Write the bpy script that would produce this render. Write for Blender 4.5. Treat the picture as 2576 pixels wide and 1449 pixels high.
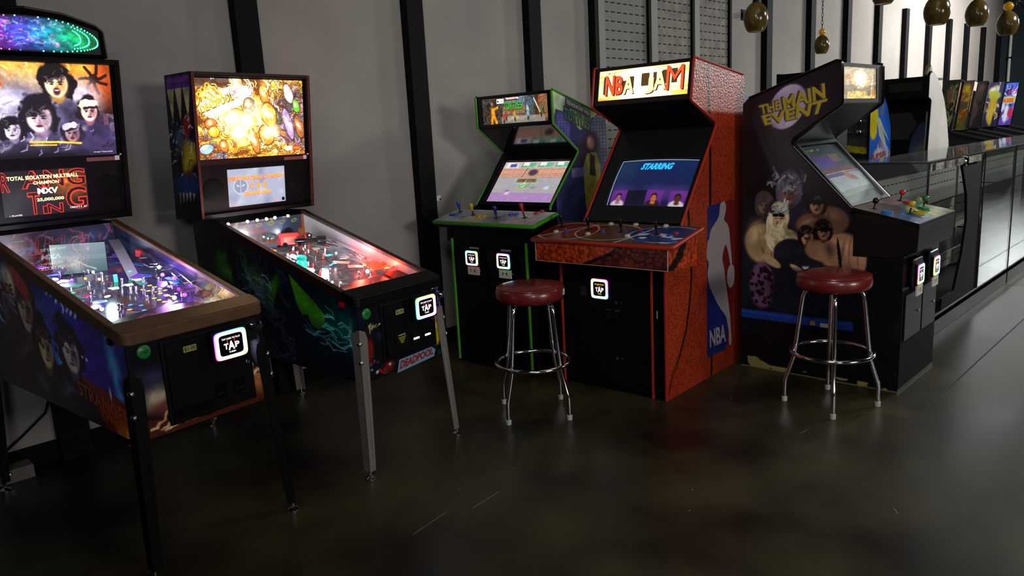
import bpy, math, random
import numpy as np
from mathutils import Matrix, Vector
C = bpy.context.scene
COL = C.collection
for o in list(bpy.data.objects): bpy.data.objects.remove(o)
# ---------------------------------------------------------------- camera
PITCH, ROLL, AZ, EYE, FPX = 11.354, 3.114, 44.818, 1.58, 1897.05
pt, rl, az = math.radians(PITCH), math.radians(ROLL), math.radians(AZ)
Fv = Vector((math.cos(az)*math.cos(pt), math.sin(az)*math.cos(pt), -math.sin(pt)))
Rv = Vector((math.sin(az), -math.cos(az), 0)); Uv = Rv.cross(Fv)
R2 = Rv*math.cos(rl) - Uv*math.sin(rl); U2 = Rv*math.sin(rl) + Uv*math.cos(rl)
cd = bpy.data.cameras.new('camera'); cam = bpy.data.objects.new('camera', cd); COL.objects.link(cam)
cd.sensor_width = 36; cd.lens = FPX/2576*36; cd.clip_start = .05; cd.clip_end = 80
M = Matrix((R2, U2, -Fv)).transposed().to_4x4(); M.translation = (0, 0, EYE)
cam.matrix_world = M; C.camera = cam
# ---------------------------------------------------------------- view, world, room and fill lights
C.view_settings.view_transform = 'Standard'; C.view_settings.look = 'None'
C.view_settings.exposure = 0.0; C.view_settings.gamma = 1; C.view_settings.use_curve_mapping = False
w = bpy.data.worlds.new('world'); C.world = w; w.use_nodes = True
w.node_tree.nodes['Background'].inputs[0].default_value = (.75, .8, 1, 1)
w.node_tree.nodes['Background'].inputs[1].default_value = .0035
def area(name, loc, aim, sx, sy, power, col, spread=180):
    l = bpy.data.lights.new(name, 'AREA'); l.shape = 'RECTANGLE'; l.size = sx; l.size_y = sy
    l.energy = power; l.color = col; l.spread = math.radians(spread)
    o = bpy.data.objects.new(name, l); COL.objects.link(o); o.location = loc
    o.rotation_euler = (Vector(aim)-Vector(loc)).to_track_quat('-Z', 'Y').to_euler(); return o
area('hall_ceiling_light', (15.5, 1.6, 4.3), (15.5, 4.5, 2.4), 4.5, .8, 400, (1, .97, .94), 130)
area('hall_ceiling_light', (19.0, -.5, 4.0), (8.0, 1.0, .4), 1.0, .6, 150, (.93, 1, .97), 100)
area('hall_ceiling_light', (10.0, -1.2, 4.3), (9.0, 1.6, .3), 1.8, 1.0, 120, (1, .99, .95), 120)
area('front_window_light', (2.6, -7.5, 2.5), (4.0, 4.5, 2.3), 2.4, 1.2, 36, (1, .93, .89), 62)
area('side_fill_light', (-2.6, -4.5, 3.0), (3.5, 2.4, 1.2), 1.6, 1.2, 25, (.86, .93, 1), 90)  # added fill from an unseen source, lifts the left-facing cabinet sides
area('near_fill_light', (-.6, -.2, 4.3), (4.7, 1.9, 1.0), 1.2, .8, 15, (1, .96, .92), 75)  # added fill, brightens the wrestling cabinet's side art and the control panels
area('ceiling_fill', (4.2, 1.2, 4.45), (4.2, 1.6, 0), 3, 1.6, 14, (1, .93, .80))  # added broad fill standing in for ambient light in the closed room
# ---------------------------------------------------------------- materials
MATS = {}
def lin(c): return tuple((x/12.92 if x <= .04045 else ((x+.055)/1.055)**2.4) for x in c)
def hx(s): return tuple(int(s[i:i+2], 16)/255 for i in (0, 2, 4))
def mat(name, col='808080', rough=.5, metal=0., spec=.5, emit=0., ecol=None, coat=0., alpha=1.):
    if name in MATS: return MATS[name]
    m = bpy.data.materials.new(name); m.use_nodes = True; b = m.node_tree.nodes['Principled BSDF']
    c = lin(hx(col)); b.inputs['Base Color'].default_value = (*c, 1)
    b.inputs['Roughness'].default_value = rough; b.inputs['Metallic'].default_value = metal
    b.inputs['Specular IOR Level'].default_value = spec
    b.inputs['Coat Weight'].default_value = coat; b.inputs['Coat Roughness'].default_value = .1
    if emit:
        b.inputs['Emission Color'].default_value = (*lin(hx(ecol or col)), 1); b.inputs['Emission Strength'].default_value = emit
    MATS[name] = m; return m
def paintmat(name, emit=0., rough=.4, spec=.4, coat=0.):
    if name in MATS: return MATS[name]
    m = bpy.data.materials.new(name); m.use_nodes = True; nt = m.node_tree; b = nt.nodes['Principled BSDF']
    a = nt.nodes.new('ShaderNodeAttribute'); a.attribute_name = 'Col'
    b.inputs['Roughness'].default_value = rough; b.inputs['Specular IOR Level'].default_value = spec
    b.inputs['Coat Weight'].default_value = coat
    if emit:
        nt.links.new(a.outputs['Color'], b.inputs['Emission Color']); b.inputs['Emission Strength'].default_value = emit
        b.inputs['Base Color'].default_value = (.01, .01, .01, 1)
    else: nt.links.new(a.outputs['Color'], b.inputs['Base Color'])
    MATS[name] = m; return m
def glassmat(name, tint=(1, 1, 1), f0=.06, rough=.0, dirt=0.):
    if name in MATS: return MATS[name]
    m = bpy.data.materials.new(name); m.use_nodes = True; nt = m.node_tree; nt.nodes.clear()
    out = nt.nodes.new('ShaderNodeOutputMaterial'); mx = nt.nodes.new('ShaderNodeMixShader')
    tr = nt.nodes.new('ShaderNodeBsdfTransparent'); tr.inputs[0].default_value = (*tint, 1)
    gl = nt.nodes.new('ShaderNodeBsdfGlossy'); gl.inputs['Roughness'].default_value = rough
    fr = nt.nodes.new('ShaderNodeLayerWeight'); fr.inputs[0].default_value = .5
    pw = nt.nodes.new('ShaderNodeMath'); pw.operation = 'POWER'; pw.inputs[1].default_value = 4.
    ad = nt.nodes.new('ShaderNodeMath'); ad.operation = 'MULTIPLY_ADD'; ad.inputs[1].default_value = .75-f0; ad.inputs[2].default_value = f0
    nt.links.new(fr.outputs['Facing'], pw.inputs[0]); nt.links.new(pw.outputs[0], ad.inputs[0])
    nt.links.new(ad.outputs[0], mx.inputs[0]); nt.links.new(tr.outputs[0], mx.inputs[1]); nt.links.new(gl.outputs[0], mx.inputs[2])
    if dirt:
        df = nt.nodes.new('ShaderNodeBsdfDiffuse'); df.inputs[0].default_value = (.6, .62, .6, 1)
        m2 = nt.nodes.new('ShaderNodeMixShader'); nz = nt.nodes.new('ShaderNodeTexNoise'); nz.inputs['Scale'].default_value = 6
        mu = nt.nodes.new('ShaderNodeMath'); mu.operation = 'MULTIPLY'; mu.inputs[1].default_value = dirt*2
        nt.links.new(nz.outputs['Fac'], mu.inputs[0]); nt.links.new(mu.outputs[0], m2.inputs[0])
        nt.links.new(mx.outputs[0], m2.inputs[1]); nt.links.new(df.outputs[0], m2.inputs[2]); nt.links.new(m2.outputs[0], out.inputs[0])
    else: nt.links.new(mx.outputs[0], out.inputs[0])
    MATS[name] = m; return m
def noisy(name, c0, c1, scale=3., rough=.5, r1=None, bump=0., detail=6, spec=.5, coat=0.):
    """two-tone blotchy surface in object space"""
    if name in MATS: return MATS[name]
    m = mat(name, c0, rough, spec=spec, coat=coat); nt = m.node_tree; b = nt.nodes['Principled BSDF']
    tc = nt.nodes.new('ShaderNodeTexCoord'); nz = nt.nodes.new('ShaderNodeTexNoise'); nz.inputs['Scale'].default_value = scale
    nz.inputs['Detail'].default_value = detail; rp = nt.nodes.new('ShaderNodeValToRGB')
    rp.color_ramp.elements[0].position = .35; rp.color_ramp.elements[1].position = .68
    rp.color_ramp.elements[0].color = (*lin(hx(c0)), 1); rp.color_ramp.elements[1].color = (*lin(hx(c1)), 1)
    nt.links.new(tc.outputs['Object'], nz.inputs['Vector']); nt.links.new(nz.outputs['Fac'], rp.inputs[0]); nt.links.new(rp.outputs[0], b.inputs['Base Color'])
    if r1 is not None:
        mr = nt.nodes.new('ShaderNodeMapRange'); mr.inputs['To Min'].default_value = rough; mr.inputs['To Max'].default_value = r1
        nt.links.new(nz.outputs['Fac'], mr.inputs[0]); nt.links.new(mr.outputs[0], b.inputs['Roughness'])
    if bump:
        n2 = nt.nodes.new('ShaderNodeTexNoise'); n2.inputs['Scale'].default_value = scale*14; bp = nt.nodes.new('ShaderNodeBump')
        bp.inputs['Strength'].default_value = bump; bp.inputs['Distance'].default_value = .01
        nt.links.new(tc.outputs['Object'], n2.inputs['Vector']); nt.links.new(n2.outputs['Fac'], bp.inputs['Height']); nt.links.new(bp.outputs[0], b.inputs['Normal'])
    return m
BLK = mat('black_laminate', '08080a', .45, spec=.18)
BLKM = mat('black_matte', '060607', .7, spec=.12)
BLKG = mat('black_gloss', '08080a', .15)
CHR = mat('chrome', 'd8d8dc', .12, 1)
STEEL = mat('brushed_steel', '8f8a84', .32, 1)
DST = mat('dark_steel', '2a2a2c', .4, .8)
WHT = mat('white_plastic', 'd8d8d2', .5)
# ---------------------------------------------------------------- mesh builder
class MB:
    def __init__(s): s.v = []; s.f = []; s.m = []; s.ms = []; s.c = {}; s.sm = []
    def mi(s, m):
        if m not in s.ms: s.ms.append(m)
        return s.ms.index(m)
    def add(s, vs, fs, m, smooth=False):
        b = len(s.v); s.v += [tuple(p) for p in vs]; k = s.mi(m)
        for f in fs: s.f.append(tuple(b+i for i in f)); s.m.append(k); s.sm.append(smooth)
        return b
    def box(s, x0, x1, y0, y1, z0, z1, m, fn=None):
        vs = [(x, y, z) for z in (z0, z1) for y in (y0, y1) for x in (x0, x1)]
        if fn: vs = [fn(*p) for p in vs]
        s.add(vs, [(0, 2, 3, 1), (4, 5, 7, 6), (0, 1, 5, 4), (2, 6, 7, 3), (0, 4, 6, 2), (1, 3, 7, 5)], m); return s
    def prism(s, prof, a0, a1, m, fn):
        """prof: 2D polygon (p,q); fn(a,p,q)->xyz; extruded from a0 to a1"""
        n = len(prof); vs = [fn(a0, *p) for p in prof]+[fn(a1, *p) for p in prof]
        fs = [tuple(range(n))[::-1], tuple(range(n, 2*n))]+[(i, (i+1) % n, n+(i+1) % n, n+i) for i in range(n)]
        s.add(vs, fs, m); return s
    def tube(s, path, r, m, seg=10, closed=False, cap=True):
        P = [Vector(p) for p in path]; n = len(P); rs = r if isinstance(r, (list, tuple)) else [r]*n
        vs = []; up = None
        for i, p in enumerate(P):
            d = (P[(i+1) % n]-P[i-1]) if closed else (P[min(i+1, n-1)]-P[max(i-1, 0)])
            d.normalize()
            if up is None:
                up = Vector((0, 0, 1)) if abs(d.z) < .9 else Vector((1, 0, 0))
            a = d.cross(up).normalized(); up = a.cross(d).normalized()
            for k in range(seg):
                t = 2*math.pi*k/seg; vs.append(p+(a*math.cos(t)+up*math.sin(t))*rs[i])
        fs = []
        for i in range(n if closed else n-1):
            j = (i+1) % n
            for k in range(seg): fs.append((i*seg+k, i*seg+(k+1) % seg, j*seg+(k+1) % seg, j*seg+k))
        if cap and not closed: fs += [tuple(range(seg))[::-1], tuple((n-1)*seg+k for k in range(seg))]
        s.add(vs, fs, m, True); return s
    def lathe(s, prof, m, c=(0, 0, 0), seg=32, ax=None):
        """prof (r,h) along axis ax (default z) from centre c"""
        q = Vector(ax or (0, 0, 1)).normalized().to_track_quat('Z', 'Y'); c = Vector(c); vs = []
        for r, h in prof:
            for k in range(seg):
                t = 2*math.pi*k/seg; vs.append(c+q @ Vector((r*math.cos(t), r*math.sin(t), h)))
        fs = [(i*seg+k, i*seg+(k+1) % seg, (i+1)*seg+(k+1) % seg, (i+1)*seg+k) for i in range(len(prof)-1) for k in range(seg)]
        fs += [tuple(range(seg))[::-1], tuple((len(prof)-1)*seg+k for k in range(seg))]
        s.add(vs, fs, m, True); return s
    def ball(s, c, r, m, seg=16, sq=1.):
        s.lathe([(r*math.sin(math.pi*i/10)+1e-5, -r*sq*math.cos(math.pi*i/10)) for i in range(11)], m, c, seg); return s
    def quad(s, a, b, c, d, m): s.add([a, b, c, d], [(0, 1, 2, 3)], m); return s
    def grid(s, fn, img, m, keep=None):
        """painted surface; fn(X,Y) -> xyz; img rows run bottom to top"""
        H, W_ = img.shape[:2]
        vs = [fn(i/(W_-1), j/(H-1)) for j in range(H) for i in range(W_)]
        fs = [(j*W_+i, j*W_+i+1, (j+1)*W_+i+1, (j+1)*W_+i) for j in range(H-1) for i in range(W_-1) if keep is None or keep[j, i]]
        b = s.add(vs, fs, m); s.c[b] = img.reshape(-1, 3); return s
    def text(s, t, q, m, bold=.0, pad=None):
        """lettering fitted into the quad q = (bottom-left, bottom-right, top-right, top-left)"""
        vs, fs = glyphs(t, bold); q = [Vector(p) for p in q]
        s.add([(q[0]*(1-x)+q[1]*x)*(1-y)+(q[3]*(1-x)+q[2]*x)*y for x, y in vs], fs, m); return s
    def pieces(s):
        """split into connected pieces (each its own MB)"""
        par = list(range(len(s.v)))
        def find(i):
            while par[i] != i: par[i] = par[par[i]]; i = par[i]
            return i
        for f in s.f:
            r = find(f[0])
            for i in f[1:]: par[find(i)] = r
        groups = {}
        for k, f in enumerate(s.f): groups.setdefault(find(f[0]), []).append(k)
        out = []
        for fs in groups.values():
            n = MB(); mp = {}
            for k in fs:
                ff = []
                for i in s.f[k]:
                    if i not in mp: mp[i] = len(n.v); n.v.append(s.v[i])
                    ff.append(mp[i])
                n.f.append(tuple(ff)); n.m.append(n.mi(s.ms[s.m[k]])); n.sm.append(s.sm[k])
            out.append(n)
        return out
    def build(s, name, parent=None, bevel=0., label=None, seg=2, split=False):
        if split:
            for p in s.pieces(): o = p.build(name, parent, bevel, label, seg)
            return o
        me = bpy.data.meshes.new(name); me.from_pydata(s.v, [], s.f)
        for m in s.ms: me.materials.append(m)
        me.polygons.foreach_set('material_index', s.m); me.polygons.foreach_set('use_smooth', s.sm)
        if s.c:
            a = me.color_attributes.new('Col', 'FLOAT_COLOR', 'POINT'); d = np.ones((len(s.v), 4), np.float32)
            for b, c in s.c.items(): d[b:b+len(c), :3] = c
            a.data.foreach_set('color', d.ravel())
        me.update(); o = bpy.data.objects.new(name, me); COL.objects.link(o)
        if any(s.sm):
            e = o.modifiers.new('split', 'EDGE_SPLIT'); e.split_angle = math.radians(42)
        if bevel:
            b = o.modifiers.new('bevel', 'BEVEL'); b.width = bevel; b.segments = seg; b.limit_method = 'ANGLE'; b.angle_limit = math.radians(50)
        if parent: o.parent = parent
        if label: o['label'] = label
        return o
GC = {}
def glyphs(t, bold=0.):
    k = (t, bold)
    if k in GC: return GC[k]
    cu = bpy.data.curves.new('lettering', 'FONT'); cu.body = t; cu.resolution_u = 3; cu.offset = bold; cu.align_x = 'CENTER'
    o = bpy.data.objects.new('lettering', cu); COL.objects.link(o)
    bpy.context.view_layer.update()
    me = o.evaluated_get(bpy.context.evaluated_depsgraph_get()).to_mesh()
    vs = [(v.co.x, v.co.y) for v in me.vertices]; fs = [tuple(p.vertices) for p in me.polygons]
    bpy.data.objects.remove(o); bpy.data.curves.remove(cu)
    x0 = min(v[0] for v in vs); x1 = max(v[0] for v in vs); y0 = min(v[1] for v in vs); y1 = max(v[1] for v in vs)
    GC[k] = ([((x-x0)/(x1-x0), (y-y0)/(y1-y0)) for x, y in vs], fs); return GC[k]
def thing(name, label, cat, loc, deg=0, group=None):
    o = bpy.data.objects.new(name, None); COL.objects.link(o); o.location = loc; o.rotation_euler = (0, 0, math.radians(deg))
    o.empty_display_size = .1; o['label'] = label; o['category'] = cat
    if group: o['group'] = group
    return o
def tag(o, label, cat, group=None, kind=None):
    o['label'] = label; o['category'] = cat
    if group: o['group'] = group
    if kind: o['kind'] = kind
    return o
def copytree(src, loc=None, deg=None, label=None):
    def rec(a, par):
        c = a.copy(); COL.objects.link(c); c.parent = par
        for ch in [x for x in COL.objects if x.parent == a]: rec(ch, c)
        return c
    r = rec(src, None)
    if loc is not None: r.location = loc
    if deg is not None: r.rotation_euler = (0, 0, math.radians(deg))
    if label: r['label'] = label
    return r
# ---------------------------------------------------------------- painter for printed art
class Art:
    def __init__(s, W_, H, bg='000000', asp=None):
        s.W = W_; s.H = H; s.asp = asp or W_/H
        s.X, s.Y = np.meshgrid(np.linspace(0, 1, W_), np.linspace(0, 1, H)); s.a = np.zeros((H, W_, 3)); s.a[:] = hx(bg)
        s.dx = s.dy = 0
    def warp(s, amp, sc, seed): s.dx = (s.noise(sc, seed)-.5)*amp; s.dy = (s.noise(sc, seed+9)-.5)*amp; return s
    def flat(s): s.dx = s.dy = 0; return s
    def noise(s, sc, seed, oct=4):
        r = np.random.RandomState(seed); out = np.zeros((s.H, s.W)); amp = 1; tot = 0
        for o in range(oct):
            nx = int(sc*2**o*s.asp)+3; ny = int(sc*2**o)+3; g = r.rand(ny, nx)
            x = s.X*(nx-2); y = s.Y*(ny-2); i = x.astype(int); j = y.astype(int); fx = x-i; fy = y-j
            fx = fx*fx*(3-2*fx); fy = fy*fy*(3-2*fy); i1 = np.minimum(i+1, nx-1); j1 = np.minimum(j+1, ny-1)
            out += amp*((g[j, i]*(1-fx)+g[j, i1]*fx)*(1-fy)+(g[j1, i]*(1-fx)+g[j1, i1]*fx)*fy); tot += amp; amp *= .5
        return out/tot
    def mix(s, k, c): k = np.clip(k, 0, 1)[..., None]; s.a = s.a*(1-k)+np.array(hx(c) if isinstance(c, str) else c)*k; return s
    def ell(s, cx, cy, rx, ry, c, ang=0, soft=.08, al=1.):
        x = (s.X+s.dx-cx)*s.asp; y = s.Y+s.dy-cy; t = math.radians(ang); u = x*math.cos(t)+y*math.sin(t); v = -x*math.sin(t)+y*math.cos(t)
        d = np.sqrt((u/rx)**2+(v/ry)**2); return s.mix((1+soft-d)/(2*soft)*al, c)
    def glow(s, cx, cy, r, c, al=1.):
        d = (((s.X+s.dx-cx)*s.asp)**2+(s.Y+s.dy-cy)**2)/r**2; k = (np.exp(-d)*al)[..., None]; s.a = s.a+np.array(hx(c))*k; return s
    def inside(s, pts):
        x = s.X+s.dx; y = s.Y+s.dy; r = np.zeros_like(x, bool); n = len(pts)
        for i in range(n):
            x0, y0 = pts[i]; x1, y1 = pts[(i+1) % n]
            if y0 == y1: continue
            r ^= ((y0 > y) != (y1 > y)) & (x < (x1-x0)*(y-y0)/(y1-y0)+x0)
        return r
    def poly(s, pts, c, al=1.): return s.mix(s.inside(pts)*al, c)
    def line(s, pts, w, c, al=1.):
        for (x0, y0), (x1, y1) in zip(pts, pts[1:]):
            ax = (x1-x0)*s.asp; ay = y1-y0; L = ax*ax+ay*ay+1e-9; px = (s.X+s.dx-x0)*s.asp; py = s.Y+s.dy-y0
            t = np.clip((px*ax+py*ay)/L, 0, 1); d = np.hypot(px-ax*t, py-ay*t); s.mix((w*1.3-d)/(w*.6)*al, c)
        return s
    def rect(s, x0, x1, y0, y1, c, al=1.): return s.mix(((s.X > x0) & (s.X < x1) & (s.Y > y0) & (s.Y < y1))*al, c)
    def ink(s, sc, seed, w, c, al=.9, lev=(.42, .5, .58), k=None):
        n = s.noise(sc, seed, 3); gy, gx = np.gradient(n); g = np.hypot(gx*s.W/s.asp, gy*s.H)+1e-6
        for l in lev:
            m_ = (w*1.3-np.abs(n-l)/g)/(w*.6)*al; s.mix(m_ if k is None else np.clip(m_, 0, 1)*k, c)
        return s
    def palette(s, sc, seed, cols, k=1., oct=3):
        n = s.noise(sc, seed, oct); n = (n-n.min())/(n.max()-n.min()); e = np.clip((n-.12)/.76, 0, .999)*len(cols); i = e.astype(int)
        for j, c in enumerate(cols): s.mix((i == j)*k, c)
        return s
    def vgrad(s, c0, c1, y0=0, y1=1): k = np.clip((s.Y-y0)/(y1-y0), 0, 1)[..., None]; s.a = np.array(hx(c0))*(1-k)+np.array(hx(c1))*k; return s
    def mottle(s, amt, sc, seed): s.a = s.a*(1+(s.noise(sc, seed)-.5)[..., None]*2*amt); return s
    def blobs(s, n, cols, box, r, seed, soft=.25, al=.9):
        g = random.Random(seed)
        for _ in range(n):
            s.ell(g.uniform(box[0], box[1]), g.uniform(box[2], box[3]), g.uniform(*r), g.uniform(*r)*.7, g.choice(cols), g.uniform(0, 180), soft, al)
        return s
    def strokes(s, n, cols, box, L, w, seed, ang=None, al=.9):
        g = random.Random(seed)
        for _ in range(n):
            x = g.uniform(box[0], box[1]); y = g.uniform(box[2], box[3]); t = math.radians(g.uniform(*(ang or (0, 180)))); l = g.uniform(*L)
            s.line([(x, y), (x+l*math.cos(t)/s.asp, y+l*math.sin(t)), (x+l*1.7*math.cos(t+.5)/s.asp, y+l*1.7*math.sin(t+.5))], g.uniform(*w), g.choice(cols), al)
        return s
    def get(s, boost=1.):
        a = np.clip(s.a, 0, 1.6); return (np.where(a <= .04045, a/12.92, ((a+.055)/1.055)**2.4)*boost).astype(np.float32)
def bil(a, b, c, d):
    a, b, c, d = map(Vector, (a, b, c, d))
    return lambda x, y: (a*(1-x)+b*x)*(1-y)+(d*(1-x)+c*x)*y
# ================================================================ the room
def struct(o): o['kind'] = 'structure'; return o
D = 4.5
FLOOR = noisy('stained_concrete', '1f170f', '464028', 1.7, .30, .46, .012, 9, spec=.35)
WALL = noisy('painted_wall', '8f8a85', '9a958f', 1.6, .75, None, .03, 5, spec=.2)
f = MB(); f.box(-3, 20.9, -9, 4.6, -.1, 0, FLOOR)
JN = mat('joint_dark', '050505', .8); SCR = mat('scratch_pale', 'a8a498', .6)
f.box(3.95, 20.9, 1.158, 1.168, 0, .0006, JN); f.box(8.0, 8.01, -9, 1.55, 0, .0006, JN); f.box(-3, 20.9, -3.6, -3.59, 0, .0006, JN)
for (x0, y0, x1, y1) in ((1.69, 2.33, 1.90, 2.366), (2.0, 2.302, 2.18, 2.321), (3.05, .9, 3.09, .93), (3.6, 1.55, 3.68, 1.54)):
    d = Vector((x1-x0, y1-y0, 0)); n = Vector((-d.y, d.x, 0)).normalized()*.0012; a = Vector((x0, y0, .0007)); b = a+d
    f.quad(a-n, b-n, b+n, a+n, SCR)
rr = random.Random(5)
for _ in range(26):
    x = rr.uniform(1.2, 5.5); y = rr.uniform(.6, 2.6); s_ = rr.uniform(.001, .004)
    f.box(x, x+s_*2, y, y+s_, 0, .0007, SCR)
struct(f.build('floor'))
m_ = MB(); m_.box(-3, 20.9, D, D+.1, 0, 4.5, WALL); struct(m_.build('wall_back'))
DKW = mat('dark_wall', '2d3a3d', .8, spec=.2)
m_ = MB(); m_.box(20.9, 21, -9, D+.1, 0, 4.5, DKW); struct(m_.build('wall_right'))
m_ = MB(); m_.box(-3.1, -3, -9, D+.1, 0, 4.5, DKW); struct(m_.build('wall_left'))
m_ = MB(); m_.box(-3.1, 21, -9.1, -9, 0, 4.5, mat('dark_front_wall', '1c1c1e', .8, spec=.1)); struct(m_.build('wall_front'))
m_ = MB(); m_.box(-3.1, 21, -9.1, D+.1, 4.5, 4.6, BLKM); struct(m_.build('ceiling'))
m_ = MB(); m_.box(-3, 20.9, D-.015, D, 0, .11, BLKM); struct(m_.build('baseboard_back'))
BEAM = mat('black_painted_steel', '060608', .7, spec=.15)
rights = [9.39, 10.682, 11.957, 13.23, 14.51, 15.795, 17.042, 18.283, 19.56, 20.93]
xs = [-1.6, -.3, .975, 2.253, 3.547, 4.822, 5.70]+[r/1.0173-.15 for r in rights]
for i, x in enumerate(xs):
    m_ = MB(); wd = .15 if i != 6 else .06
    m_.box(x, x+wd, D-.077, D-.0005, 0, 3.317, BEAM)
    struct(m_.build('trim_%d' % (i+1), bevel=.003))
# slatwall boards
def slat(x0, x1, strip, label, stain):
    t = thing('slatwall_panel', label, 'slatwall', (x0, D, 0), 0, 'slatwall panels on the back wall')
    L = x1-x0; g = mat('slat_grey', '77756f', .7) if not stain else noisy('slat_torn', '6c6861', '8b857c', 9, .75, detail=10)
    m = MB(); m.box(strip, L, -.022, -.001, .25, 3.3, g); b = m
    SL = mat('slot_black', '020202', .9); z = .33; k = 0
    while z < 3.25:
        x = strip+.012+(k % 2)*.0
        while x < L-.03:
            b.box(x, min(x+.062, L-.004), -.0226, -.021, z, z+.011, SL); x += .098
        z += .0835; k += 1
    m.build('slotted_board', t)
    m = MB(); m.box(.0, strip-.004, -.04, -.001, .25, 3.3, mat('strip_grey', '7d7b77', .6)); m.build('upright', t)
    m = MB(); m.box(L, L+.045, -.05, -.001, .25, 3.3, BLKM); m.build('edge_strip', t)  # black strip stands in for the shadow gap beside the board
slat(5.78, 6.60, .125, 'grey slatwall board between black wall posts, leftmost of three, clean face', 0)
slat(6.65, 7.42, .125, 'middle grey slatwall board of three, face scuffed and torn', 1)
slat(7.475, 8.22, .11, 'grey slatwall board above the orange cabinet, rightmost of three, streaked', 1)
# small wall fittings
m = MB(); m.box(3.735, 3.775, D-.03, D, 1.125, 1.165, WHT); m.box(3.75, 3.762, D-.05, D-.03, 1.13, 1.145, CHR)
tag(m.build('wall_hook'), 'tiny pale hook on the wall beside the black post, left of turtle cabinet', 'hook')
m = MB(); m.box(8.585, 8.635, D-.10, D, 2.80, 2.86, STEEL); m.box(8.57, 8.65, D-.012, D, 2.77, 2.89, BLKM)
tag(m.build('wall_bracket', bevel=.003), 'small metal bracket on the wall beside the slatwall boards', 'bracket')
m = MB(); m.box(.55, .82, 4.33, 4.44, 0, .07, mat('beige_plastic', '6f6a60', .5)); m.box(.70, .715, 4.328, 4.34, .045, .055, mat('pilot', 'ffffff', .5, emit=1))
tag(m.build('power_strip', bevel=.004), 'beige plastic power strip on the floor at the foot of the wall, far left', 'power strip')
m = MB(); m.tube([(.55, 4.47, .04), (.70, 4.475, .10), (.82, 4.48, .18), (.94, 4.47, .275), (1.0, 4.40, .5), (1.05, 4.36, .62)], .006, BLKM, 6)
tag(m.build('power_cable'), 'black cable sloping up the wall behind the nearest pinball machine', 'cable')
m = MB(); m.tube([(20.86, 4.30, 3.32), (20.86, 4.30, 2.75)], .03, WHT, 8); m.tube([(20.86, 4.30, 2.72), (20.86, 4.30, 2.2)], .03, WHT, 8); m.box(20.84, 20.9, 4.26, 4.34, 2.71, 2.76, BLKM)
tag(m.build('conduit_pipe'), 'pale vertical pipe on the dark far end wall', 'pipe')
# ================================================================ shared parts
RING = paintmat('reader_light', emit=4.)
SCRN = mat('reader_screen', '08080c', .2)
WTX = mat('white_lettering', 'ffffff', .6, emit=1.1)
YTX = mat('yellow_lettering', 'e8e020', .6, emit=.9); RTX = mat('red_lettering', 'ff2020', .6, emit=1.)
WPR = mat('white_print', 'cfcabf', .6); KPR = mat('black_print', '0a0a0a', .6)
def hue(h, s=.55):
    import colorsys
    return np.array(colorsys.hsv_to_rgb(h % 1, s, 1.))
def reader(par, u, v, z, wd, ht, phase, deep=.03, plate=None, yellow=False, label=None):
    """card reader facing -v, centred at (u, z) on the plane v"""
    m = MB(); m.box(u-wd/2-.006, u+wd/2+.006, v-deep, v, z-ht/2-.006, z+ht/2+.006, BLK); hd = m.build('card_reader', par, .006)
    if plate: # taped number card under the reader
        q = MB(); q.box(u-wd*.45, u+wd*.45, v-.012, v-.003, z-ht/2-.066, z-ht/2-.008, WPR)
        q.text(plate, [(u-wd*.22, v-.0125, z-ht/2-.045), (u+wd*.2, v-.0125, z-ht/2-.045), (u+wd*.2, v-.0125, z-ht/2-.025), (u-wd*.22, v-.0125, z-ht/2-.025)], KPR, .02)
        q.build('number_card', hd)
    # glowing ring
    r = MB(); n = 64; vs = []; cs = []; y = v-deep-.004
    def rc(t, a, b, rad):
        c, s_ = math.cos(t), math.sin(t); e = 8
        k = (abs(c)**e+abs(s_)**e)**(-1/e); return (a*k*c, b*k*s_)
    for k in range(n):
        t = 2*math.pi*k/n
        for j, (fa, yy) in enumerate(((1., y+.004), (.97, y), (.74, y), (.72, y+.004))):
            a, b = rc(t, wd/2*fa, ht/2*fa, .01); vs.append((u+a, yy, z+b))
            sat = .85 if j == 0 else (.60 if j == 1 else .12); cs.append(np.power(hue(k/n+phase, sat), 2.2))
    fs = [(k*4+j, ((k+1) % n)*4+j, ((k+1) % n)*4+j+1, k*4+j+1) for k in range(n) for j in range(3)]
    b = r.add(vs, fs, RING); r.c[b] = np.array(cs, np.float32); r.build('light_ring', hd)
    q = MB(); a, c_ = wd/2*.735, ht/2*.735; q.box(u-a, u+a, y+.001, y+.01, z-c_, z+c_, SCRN); yy = y+.0005
    def T(t, x0, x1, z0, z1, mt, bo=.02): q.text(t, [(u+a*x0, yy, z+c_*z0), (u+a*x1, yy, z+c_*z0), (u+a*x1, yy, z+c_*z1), (u+a*x0, yy, z+c_*z1)], mt, bo)
    T('TAP CARD TO PLAY', -.75, .8, .52, .7, YTX if yellow else WTX)
    T('T', -.62, -.25, -.38, .18, WTX, .04); T('A', -.28, .28, -.5, .34, WTX, .04); T('P', .3, .68, -.38, .18, WTX, .04)
    T('(', -.34, -.22, .16, .5, RTX); T(')', .22, .34, .16, .5, RTX); T('TO BEGIN', -.25, .3, -.78, -.62, YTX if yellow else WTX)
    q.build('screen', hd)
    return hd
def sphere_bolt(m, c, r, ax, mt=CHR): m.lathe([(r*math.cos(a), r*.75*math.sin(a)) for a in [i*math.pi/14 for i in range(7)]]+[(1e-4, r*.75)], mt, c, 16, ax)
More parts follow.
